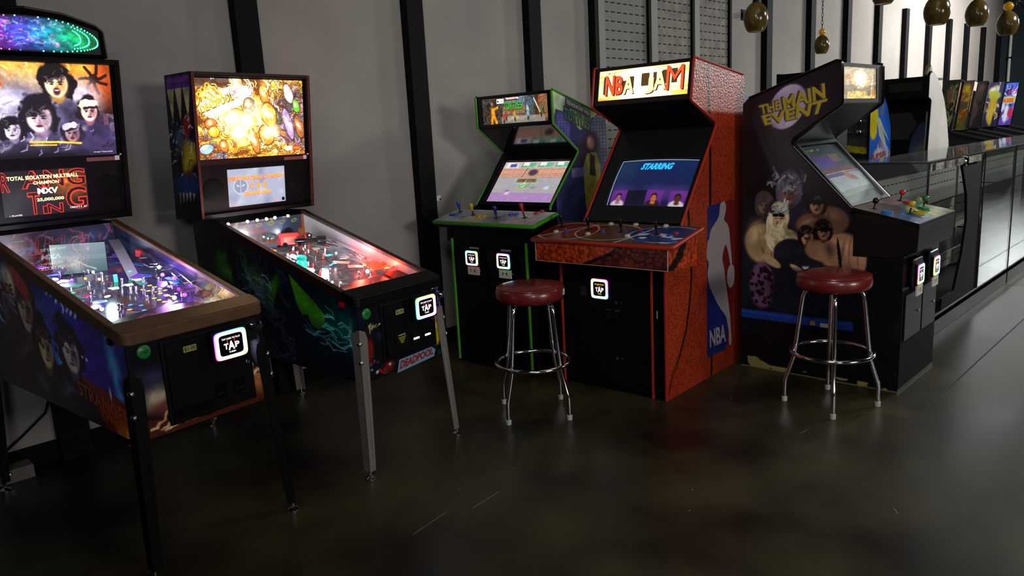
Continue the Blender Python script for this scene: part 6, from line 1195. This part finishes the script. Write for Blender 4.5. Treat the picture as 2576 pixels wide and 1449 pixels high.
for lab, x, sa, ta, kind in FAR:
    S_ = farart(*sa, seed=int(x*10))
    if kind == 2: S_.ell(.5, .70, .22, .1, '8a9a40', 0, .2); S_.ell(.48, .5, .16, .18, '9a8428', 10, .3); S_.ell(.5, .28, .06, .22, 'a89028', 5, .3)
    if kind == 3: S_.ell(.55, .60, .35, .10, '70b0d0', 0, .2); S_.ell(.55, .60, .28, .07, 'c8b830', 0, .3); S_.ell(.5, .3, .08, .2, 'c0d0e8', 0, .3); S_.ell(.8, .3, .1, .12, 'b02848', 0, .3)
    def fx(m, Bp, tw, z0, z1): pass
    P = dict(dims=(.58, .95, .52, 1.10, 1.27, 2.10, .74, .24, 1.26, -.10), rail=BLK, trim=BLKM, tlz=(1.58, 2.07), tlw=.33, trans=farart(*ta, seed=int(x*10)+3, W_=60, H=50), transmat=TLM, boost=.5 if kind != 0 else .6, leg=DST, foot=DST, door=(0, 0, 0, 0), bbart=S_, sidemat=PRT, side=farart('0a0a12', '14141c', ['202030', '302028'], int(x*10)+5, 90, 40))
    yw = math.radians(10); cx = (x-1.0*0, 3.6); t, T, Bp = pinball(lab, 'pinball machine', (x+.37*math.cos(yw)+math.sin(yw), 3.6+.37*math.sin(yw)-math.cos(yw), 0), 10, P, False, None)
    m = MB(); m.grid(lambda X, Y: T(-.255+.51*X, .1+.95*Y, -.09+.0*Y), farart('28242c', '38303a', ['605868', '805048', '9088a0'], int(x*10)+7, 40, 60).get(1.4), DIMM); m.build('playfield', t)
    m = MB(); mt_ = (LEDS if kind != 1 else E_O)
    for k in range(3): m.ball(T(-.2+.12*k, .12+.05*k, .004), .012, LEDS if k != 1 else E_P, 8)
    m.build('lamp', t, split=True)
    if kind == 1: m = MB(); A = [Bp(u, z, d) for z in (1.93, 2.08) for d in (.012, .0) for u in (-.33, .33)]; m.add(A, [(0, 2, 3, 1), (4, 5, 7, 6), (0, 1, 5, 4), (2, 6, 7, 3), (0, 4, 6, 2), (1, 3, 7, 5)], mat('beige_card', 'a8988c', .6)); m.build('header_card', t)
    if kind == 3: m = MB(); f = lambda Y, Z: (-.3720-.0005, 1.10-.10*(Z-1.27)/.83+.24*(1-Y), Z); m.text('KISS', [f(.15, 1.72), f(.88, 1.72), f(.88, 1.80), f(.15, 1.80)], mat('kiss_red', 'c83c18', .5), .05); m.build('side_lettering', t)
# ================================================================ hanging glass lamps
AMB = mat('amber_bead', 'a87818', .15, spec=.8, coat=.5, emit=.25, ecol='c08010'); 
GLZ = noisy('olive_brown_glaze', '4a3818', '74602c', 9, .2, None, 0, 5, .4, coat=.25)
def pendant(label, x, y, z, r, h, bead, chain=True):
    """z = centre of shade"""
    t = thing('pendant_lamp', label, 'hanging lamp', (x, y, z-h/2), 0, 'olive brown glass lamps hanging over the hall'); m = MB()
    pr = [(.62, 0), (.80, .10), (.93, .25), (1., .42), (.96, .58), (.84, .74), (.62, .88), (.36, .97), (.15, 1.)]
    outer = [(r*a, h*b) for a, b in pr]; prof = [(r*(a-.05), h*b) for a, b in pr[::-1]]; 
    full = outer+[(.02, h*1.0)]; m.lathe([(r*.60, 0.001)]+full, GLZ, (0, 0, 0), 36); m.build('shade', t)
    zb = h
    if bead: m = MB(); m.ball((0, 0, h+.042*r/.1), .045*r/.1, AMB, 18); m.build('glass_bead', t); zb = h+.088*r/.1
    else: m = MB(); m.lathe([(.3*r, 0), (.25*r, .02), (.08*r, .035)], DST, (0, 0, h-.002), 18); m.build('socket_cap', t); zb = h+.03
    ln = .022; n = int((4.5-(z-h/2)-zb)/(ln*1.55)); m = MB()
    for k in range(min(n, 80)):
        c = zb+ln*.7+k*ln*1.55; pts = [((.008 if 1 else 0)*math.cos(q), 0, c+ln*math.sin(q)) for q in [i*math.pi/4 for i in range(8)]]
        if k % 2: pts = [(p[1], p[0], p[2]) for p in pts]
        m.tube(pts, .0022, BLKM, 4, True)
    c = zb+ln*.7+min(n, 80)*ln*1.55
    if z-h/2+c < 4.5: m.tube([(0, 0, c-ln), (0, 0, 4.5-(z-h/2)-.001)], .003, BLKM, 5)
    m.build('chain', t); return t
pendant('large olive glass lamp hanging before the slatwall boards, leftmost of six', 6.10, 3.07, 2.435, .098, .235, False)
pendant('small olive glass lamp on a black chain under an amber bead, second from the left', 7.27, 3.005, 2.262, .068, .165, True)
pendant('olive glass lamp cut off by the top of the photo, third from the left', 6.86, 2.335, 2.60, .098, .235, False)
pendant('large olive glass lamp over the unlit dark cabinet, fourth from the left', 7.04, 1.98, 2.40, .100, .235, False)
pendant('olive glass lamp with a bright glint, second from the right', 8.33, 2.005, 2.475, .098, .235, False)
pendant('olive glass lamp under a wide amber bead, rightmost of six', 9.24, 1.945, 2.432, .100, .235, True)
t = thing('chandelier', 'dark iron chandelier with glass discs at the upper right corner', 'chandelier', (9.95, 1.75, 2.66))
m = MB(); IR = mat('dark_iron', '15201e', .4, .6); m.tube([(0, 0, 1.838), (0, 0, 0)], .012, IR, 8); m.ball((0, 0, 0), .04, IR, 12); m.build('stem', t)
for k in range(6):
    a = k*math.pi/3+.3; c, s = math.cos(a), math.sin(a); m = MB(); m.tube([(.03*c, .03*s, 0), (.12*c, .12*s, -.05), (.22*c, .22*s, -.02), (.26*c, .26*s, .05)], .011, IR, 8); ar = m.build('arm', t)
    m = MB(); m.lathe([(.035, 0), (.042, .01), (.035, .02), (.0005, .022)], mat('smoky_glass', '3a3a3c', .1, coat=.5), (.26*c, .26*s, .05), 18, (c, s, .4)); m.build('glass_disc', ar)
